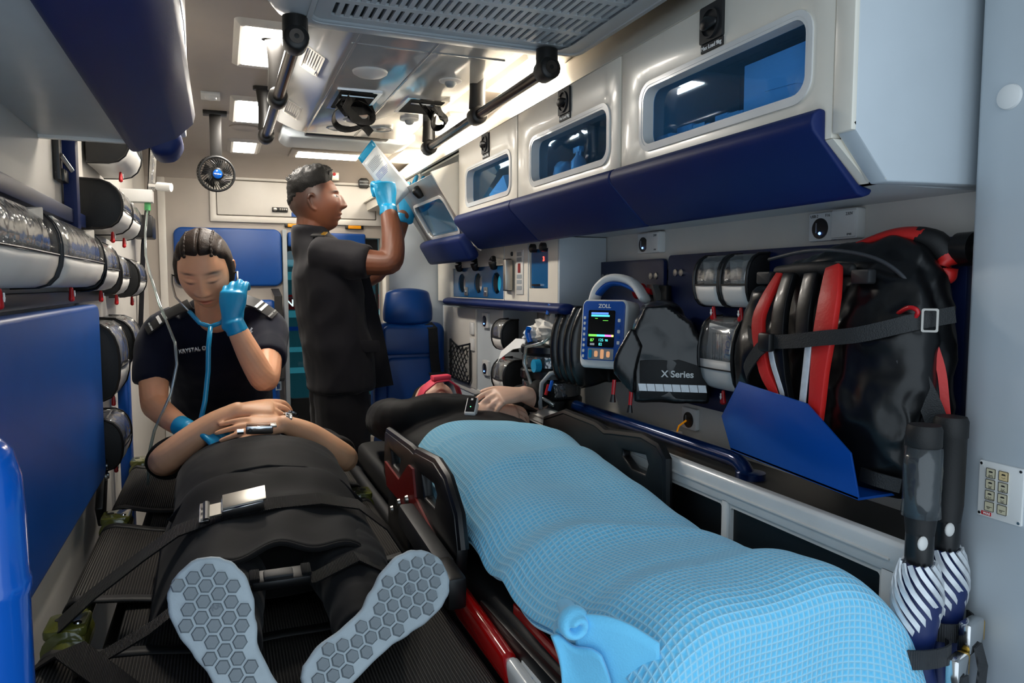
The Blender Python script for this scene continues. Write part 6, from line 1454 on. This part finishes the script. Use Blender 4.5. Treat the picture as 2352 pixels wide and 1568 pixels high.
b.loft([((.085, 2.33, .715), .185, .10), ((.085, 2.12, .710), .20, .100), ((.085, 1.95, .722), .20, .110), ((.088, 1.80, .708), .20, .108), ((.09, 1.66, .685), .195, .092), ((.09, 1.54, .675), .185, .075), ((.09, 1.46, .67), .175, .06)], up=(0, 0, 1), n=30, cap=.3)
b.loft([((-.07, 2.36, .73), .062, .06), ((-.135, 2.25, .735), .060, .056), ((-.150, 2.19, .738), .056, .052)], cap=.12)
b.loft([((.24, 2.36, .72), .062, .06), ((.295, 2.25, .718), .060, .056), ((.312, 2.19, .715), .056, .052)], cap=.12)
sh = b.build('shirt', 'patient_dark', Lp, remesh=.007, rsm=5); wrinkle(sh, .006, 7, 5, (.5, 1.4, 1))
def drape(i, j):
    x = -.135+.445*i; y = 1.74-.37*j+.016*math.sin(13*i+1)*j-.02*math.sin(PI*i)*j; e = abs(i-.5)*2
    top = interp([(0, .800), (.3, .775), (.6, .762), (1, .748)], j)
    return (x, y, top-.125*e**5-.02*e*e+.007*math.sin(21*i+4*j)*j+.006*noise.noise(Vector((i*6, j*5, 2))))
MB().sheet(60, 24, drape).build('shirt_tail', 'patient_dark', Lp, solid=.006, smooth=True)
MB().tube([Vector(drape(i/40, 1))+Vector((0, -.001, -.002)) for i in range(41)], .005, 8).build('hem_roll', 'patient_dark', Lp, smooth=True)
b = MB()
b.loft([((.0, 1.72, .66), .10, .085), ((-.01, 1.55, .665), .088, .075), ((-.005, 1.38, .675), .065, .06), ((-.002, 1.24, .67), .052, .052), ((.006, 1.15, .665), .042, .042)], up=(0, 0, 1), cap=.2)
b.loft([((.18, 1.72, .66), .10, .085), ((.205, 1.55, .665), .09, .078), ((.215, 1.38, .675), .070, .062), ((.205, 1.24, .668), .052, .052), ((.20, 1.15, .66), .042, .042)], up=(0, 0, 1), cap=.2)
tr = b.build('trousers', 'trouser_black', Lp, remesh=.007, rsm=4); wrinkle(tr, .006, 9, 8, (.7, 1.5, 1))
# waistband line and shirt fold over the belly
MB().tube([(-.115, 1.70, .715), (-.06, 1.725, .772), (.02, 1.74, .800), (.09, 1.742, .806), (.17, 1.735, .796), (.25, 1.715, .76), (.295, 1.70, .71)], .006, 8).build('waist_seam', 'trouser_black', Lp, smooth=True)
def shoe(heel, toe, med, label):
    heel, toe = Vector(heel), Vector(toe); a = (toe-heel); L = a.length; a.normalize(); c = (heel+toe)/2
    n = Vector((0, 0, 1.22))-c; n = (n-a*n.dot(a)).normalized(); s = a.cross(n).normalized()     # s: to one side
    s = s if s.x > 0 else -s; m = med                                                              # med=+1: inner edge towards +s
    prof = [(0, .004, .004), (.02, .018, .017), (.07, .029, .027), (.18, .034, .032), (.33, .034, .027), (.46, .036, .026), (.58, .043, .036), (.70, .049, .045), (.80, .050, .047), (.89, .045, .041), (.95, .034, .030), (.985, .018, .016), (1, .004, .004)]
    def hw(v):
        for i in range(len(prof)-1):
            if prof[i][0] <= v <= prof[i+1][0]:
                f = (v-prof[i][0])/(prof[i+1][0]-prof[i][0]); f = f*f*(3-2*f) if 1 < i < 10 else f
                return prof[i][1]*(1-f)+prof[i+1][1]*f, prof[i][2]*(1-f)+prof[i+1][2]*f
        return .004, .004
    hw0 = hw; hw = lambda v: tuple(1.13*q for q in hw0(v))
    N_ = 44; out = []
    for k in range(N_+1): v = k/N_; out.append((m*-hw(v)[0], v*L))
    inn = [(m*hw(v)[1], v*L) for v in [k/N_ for k in range(N_, -1, -1)]]
    poly = out+inn
    f = lambda u, v, w: heel+a*v+s*u+n*(w+.012*max(0, v/L-.75)**2*0)
    rt = bpy.data.objects.new('shoe', None); col.objects.link(rt); rt.parent = Lp; rt.location = heel-wloc(Lp); rt.empty_display_size = .03
    MB().prism(poly, f, -.022, 0).build('outsole', 'sole', rt, bevel=.006, seg=3)
    sc = lambda q: [(u*q, L*.5+(v-L*.5)*q) for u, v in poly]
    hx = [(.0105*math.cos(R_(60*k+30)), .0105*math.sin(R_(60*k+30))) for k in range(6)]; hx2 = [(u*.82, v*.82) for u, v in hx]
    l0 = None; row = 0; y = .020
    while y < L-.014:
        lo, hi = hw(y/L); cnt = 0; x = -.0636+(row % 2)*.0106
        while x < .06:
            left, right = (-lo, hi) if m > 0 else (-hi, lo)
            if left+.0115 < x < right-.0115:
                p = f(x, y, 0)
                if l0 is None:
                    bb = MB(); vs = [f(x+u, y+v, 0) for u, v in hx]+[f(x+u, y+v, .0045) for u, v in hx2]
                    bb.add(vs, [tuple(range(6))[::-1], tuple(range(6, 12))]+[(i, (i+1) % 6, 6+(i+1) % 6, 6+i) for i in range(6)]); l0 = bb.build('tread_lug', 'sole_lug', rt); p0 = p
                else: shift(l0, p-p0, rt)
            x += .0212
        y += .0184; row += 1
    k = .8
    b = MB(); b.loft([(f(0, .03, -.04), .027, .028), (f(m*-.002, .09, -.05), .030, .036), (f(m*-.004, .16, -.040), .038, .028), (f(m*-.002, .22, -.030), .036, .018), (f(0, L-.03, -.024), .024, .010)], up=n)
    b.loft([(f(0, .05, -.03), .03, .03), (f(0, .055, -.09), .036, .036)], up=a)
    b.build('upper', 'sole_lug', rt, remesh=.005, rsm=3)
    text('sole_lettering', 'Rx', .012, f(-.006, L*.72, .0052), s, a, 'ink_grey', rt, .0003)
    return rt
shoe((.055, .995, .595), (-.046, 1.12, .828), 1, '')
shoe((.098, 1.03, .648), (.322, 1.125, .776), -1, '')
# wrist watch and finger oximeter, belts
t = thing('wrist_watch', 'steel bracelet watch on the wrist of the dark-clad patient', 'watch', (.155, 2.07, .81))
wc = Vector((.156, 2.074, .840)); wa = Vector((-.95, -.06, .28)).normalized(); u = wa.orthogonal().normalized(); v = wa.cross(u)
for k in range(16):
    a = 2*PI*k/16; dq = u*math.cos(a)+v*math.sin(a); MB().obox(wc+dq*.030, wa, dq, wa.cross(dq), .009, .003, .0055).build('bracelet_link', 'chrome', t, bevel=.0012)
MB().lathe([(.016, 0), (.016, .005), (.012, .007)], wc+Vector((.02, .02, .022)), (.4, .4, .8), n=18).build('watch_case', 'chrome', t, smooth=None)
t = thing('belt_buckle', 'small chrome lift buckle on the chest of the dark-clad patient', 'buckle', (.085, 2.0, .835))
MB().obox((.085, 2.005, .846), (1, 0, -.05), (0, 1, .1), (.05, -.1, 1), .034, .018, .011).build('buckle_body', 'chrome', t, bevel=.004)
MB().obox((.120, 2.005, .853), (1, 0, -.05), (0, 1, .1), (.05, -.1, 1), .008, .014, .003).build('lift_tab', 'brushed', t, bevel=.001)
MB().tube([(.030, 2.0, .842), (.046, 2.0, .842)], .007, 10).build('web_roller', 'chrome', t)
MB().lathe([(.005, 0), (.004, .002)], (.062, 1.986, .846), (0, -1, .1), n=10).build('rivet', 'charcoal', t)
t = thing('lap_belt', 'black webbing lap belt with a chrome lift buckle over the thighs', 'belt', (.03, 1.6, .6))
MB().ribbon([(-.29, 1.45, .615), (-.235, 1.49, .655), (-.155, 1.52, .705), (-.09, 1.53, .745), (.0, 1.53, .770), (.09, 1.535, .778), (.18, 1.54, .776), (.26, 1.54, .755), (.32, 1.53, .70), (.355, 1.50, .64), (.39, 1.46, .59)], [(0, 1, .12)]*11, .058, .003).build('webbing', 'web_black', t, smooth=None)
bz = Vector((.030, 1.525, .787)); d1 = Vector((1, .03, .14)).normalized(); d2 = Vector((0, .95, .3)); 
MB().obox(bz, d1, d2, d1.cross(d2), .040, .026, .011).build('buckle_body', 'chrome', t, bevel=.004)
MB().obox(bz+Vector((.003, .0, .0125)), d1, d2, d1.cross(d2), .041, .024, .002).build('buckle_lid', 'brushed', t, bevel=.001)
MB().obox(bz+d1*-.052, d1, d2, d1.cross(d2), .012, .020, .002).build('latch_tongue', 'brushed', t)
MB().tube([bz+d1*-.068-Vector(d2)*.03, bz+d1*-.068+Vector(d2)*.03], .007, 10).build('adjuster_bar', 'black_plastic', t)
MB().obox(bz+d1*-.072, d1, d2, d1.cross(d2), .009, .032, .0025).build('adjuster', 'chrome', t, bevel=.001)
t = thing('ankle_strap', 'black webbing strap with a black side-release buckle between the shins', 'strap', (.08, 1.3, .6))
MB().ribbon([(-.24, 1.30, .600), (-.12, 1.285, .665), (-.02, 1.27, .742), (.03, 1.275, .728), (.08, 1.285, .712), (.14, 1.28, .712), (.21, 1.275, .742), (.27, 1.30, .70), (.34, 1.32, .60)], (0, 1, .1), .04, .003).build('webbing', 'web_black', t, smooth=None)
MB().obox((.083, 1.275, .722), (1, 0, 0), (0, 1, .2), (0, -.2, 1), .048, .020, .009).build('buckle_shell', 'black_plastic', t, bevel=.005)
MB().obox((.078, 1.270, .732), (1, 0, 0), (0, 1, .2), (0, -.2, 1), .024, .012, .004).build('buckle_plate', 'charcoal', t, bevel=.003)
for x in (.040, .124): MB().obox((x, 1.275, .731), (1, 0, 0), (0, 1, .2), (0, -.2, 1), .008, .016, .004).build('web_slot', 'web_black', t, bevel=.002)

# ------------------------------------------------------------------ patient under the blanket
Rp = thing('person', 'patient in black sleeves under the blue blanket with folded hands', 'person', (.67, 2.2, .68))
RH = frame((.705, 2.52, .785), (.05, -.10, 1), (0, 1, .1))
b = MB(); add_head(b, RH, True, 1.0)
b.loft([((.70, 2.42, .755), .052), ((.68, 2.34, .755), .056)], up=(0, 0, 1))
b.loft([((.67, 2.36, .75), .15, .07), ((.66, 2.0, .755), .16, .075), ((.65, 1.6, .745), .15, .065)], up=(0, 0, 1))
b.loft([((.62, 2.03, .840), .030), ((.715, 2.00, .852), .025)]); b.loft([((.90, 2.03, .868), .030), ((.835, 2.0, .896), .025)])
add_hand(b, (.715, 2.0, .852), (1, -.06, -.10), (.1, -.45, .88), True, [(15, 30, 20), (22, 40, 25), (30, 45, 30), (38, 50, 30)], 1.02, thumb=(.0, .4))
add_hand(b, (.835, 2.0, .896), (-1, -.16, .02), (-.12, -.45, .88), False, [(22, 20, 12), (30, 32, 20), (38, 38, 25), (42, 40, 25)], 1.0, thumb=(.25, .1), splay=.10)
b.loft([((.66, 1.5, .735), .17, .06), ((.60, 1.3, .735), .06, .055), ((.57, 1.0, .73), .05, .05), ((.56, .82, .74), .035, .05)], up=(0, 0, 1)); b.loft([((.66, 1.5, .735), .15, .06), ((.72, 1.3, .735), .06, .055), ((.74, 1.0, .73), .05, .05), ((.75, .82, .74), .035, .05)], up=(0, 0, 1))
body = b.build('body', 'skin_pale', Rp, remesh=.004, rsm=2)
tone(body, face_tone(RH.inverted(), 1, True, True))
hair_shell('hair', RH, 1.0, True, w_rule, 'hair_black', Rp, lambda p, d: .012+.004*noise.noise(p*50))
b = MB()
b.loft([((.67, 2.40, .765), .19, .085), ((.665, 2.2, .775), .205, .095), ((.66, 2.0, .77), .205, .09), ((.66, 1.8, .76), .19, .085)], up=(0, 0, 1), n=28)
b.loft([((.50, 2.40, .775), .065), ((.475, 2.22, .805), .066), ((.475, 2.09, .825), .062), ((.54, 2.04, .840), .058), ((.62, 2.03, .845), .048), ((.668, 2.015, .85), .037)], cap=.2)
b.loft([((.83, 2.40, .775), .065), ((.880, 2.24, .815), .060), ((.922, 2.11, .868), .050), ((.918, 2.06, .884), .046), ((.89, 2.02, .890), .040), ((.868, 2.012, .888), .035)], cap=.2)
sw = b.build('sweater', 'sleeve_black', Rp, remesh=.0065, rsm=4); wrinkle(sw, .005, 9, 4)
t = thing('head_strap', 'pink cloth strap across the forehead of the blanketed patient', 'strap', (.70, 2.46, .84))
MB().ribbon([(.615, 2.44, .80), (.64, 2.435, .862), (.68, 2.43, .893), (.72, 2.43, .896), (.76, 2.435, .87), (.785, 2.44, .80)], (0, 1, .1), .06, .006).build('strap_web', 'pink_cloth', t, bevel=.002)
MB().obox((.70, 2.425, .903), (1, 0, .05), (0, 1, 0), (0, 0, 1), .032, .022, .008).build('strap_pad', 'pink_cloth', t, bevel=.004)
t = thing('pulse_oximeter', 'white finger clip oximeter with black display on blanketed patient', 'oximeter', (.665, 1.98, .83))
oc = Vector((.655, 1.955, .872)); ox = Vector((-.35, -.55, -.62)).normalized(); oy = Vector((.85, -.52, 0)); oy = (oy-ox*oy.dot(ox)).normalized(); oz = ox.cross(oy); oz = oz if oz.y < 0 else -oz
MB().obox(oc+oz*.006, ox, oy, oz, .030, .0165, .008).build('upper_shell', 'white_plastic', t, bevel=.006, seg=3)
MB().obox(oc-oz*.010+ox*.004, ox, oy, oz, .027, .0155, .007).build('lower_shell', 'white_plastic', t, bevel=.005, seg=3)
d = MB().obox(oc+oz*.0142-ox*.002, ox, oy, oz, .025, .0125, .0006).build('display', 'screen', t)
MB().ball(oc+oz*.0155+ox*.006, .0014, 8, 6).build('green_led', 'led_green', d); MB().obox(oc+oz*.0152-ox*.020, ox, oy, oz, .003, .003, .0006).build('power_key', 'white_plastic', d)
bpy.data.scenes.remove(TMP)
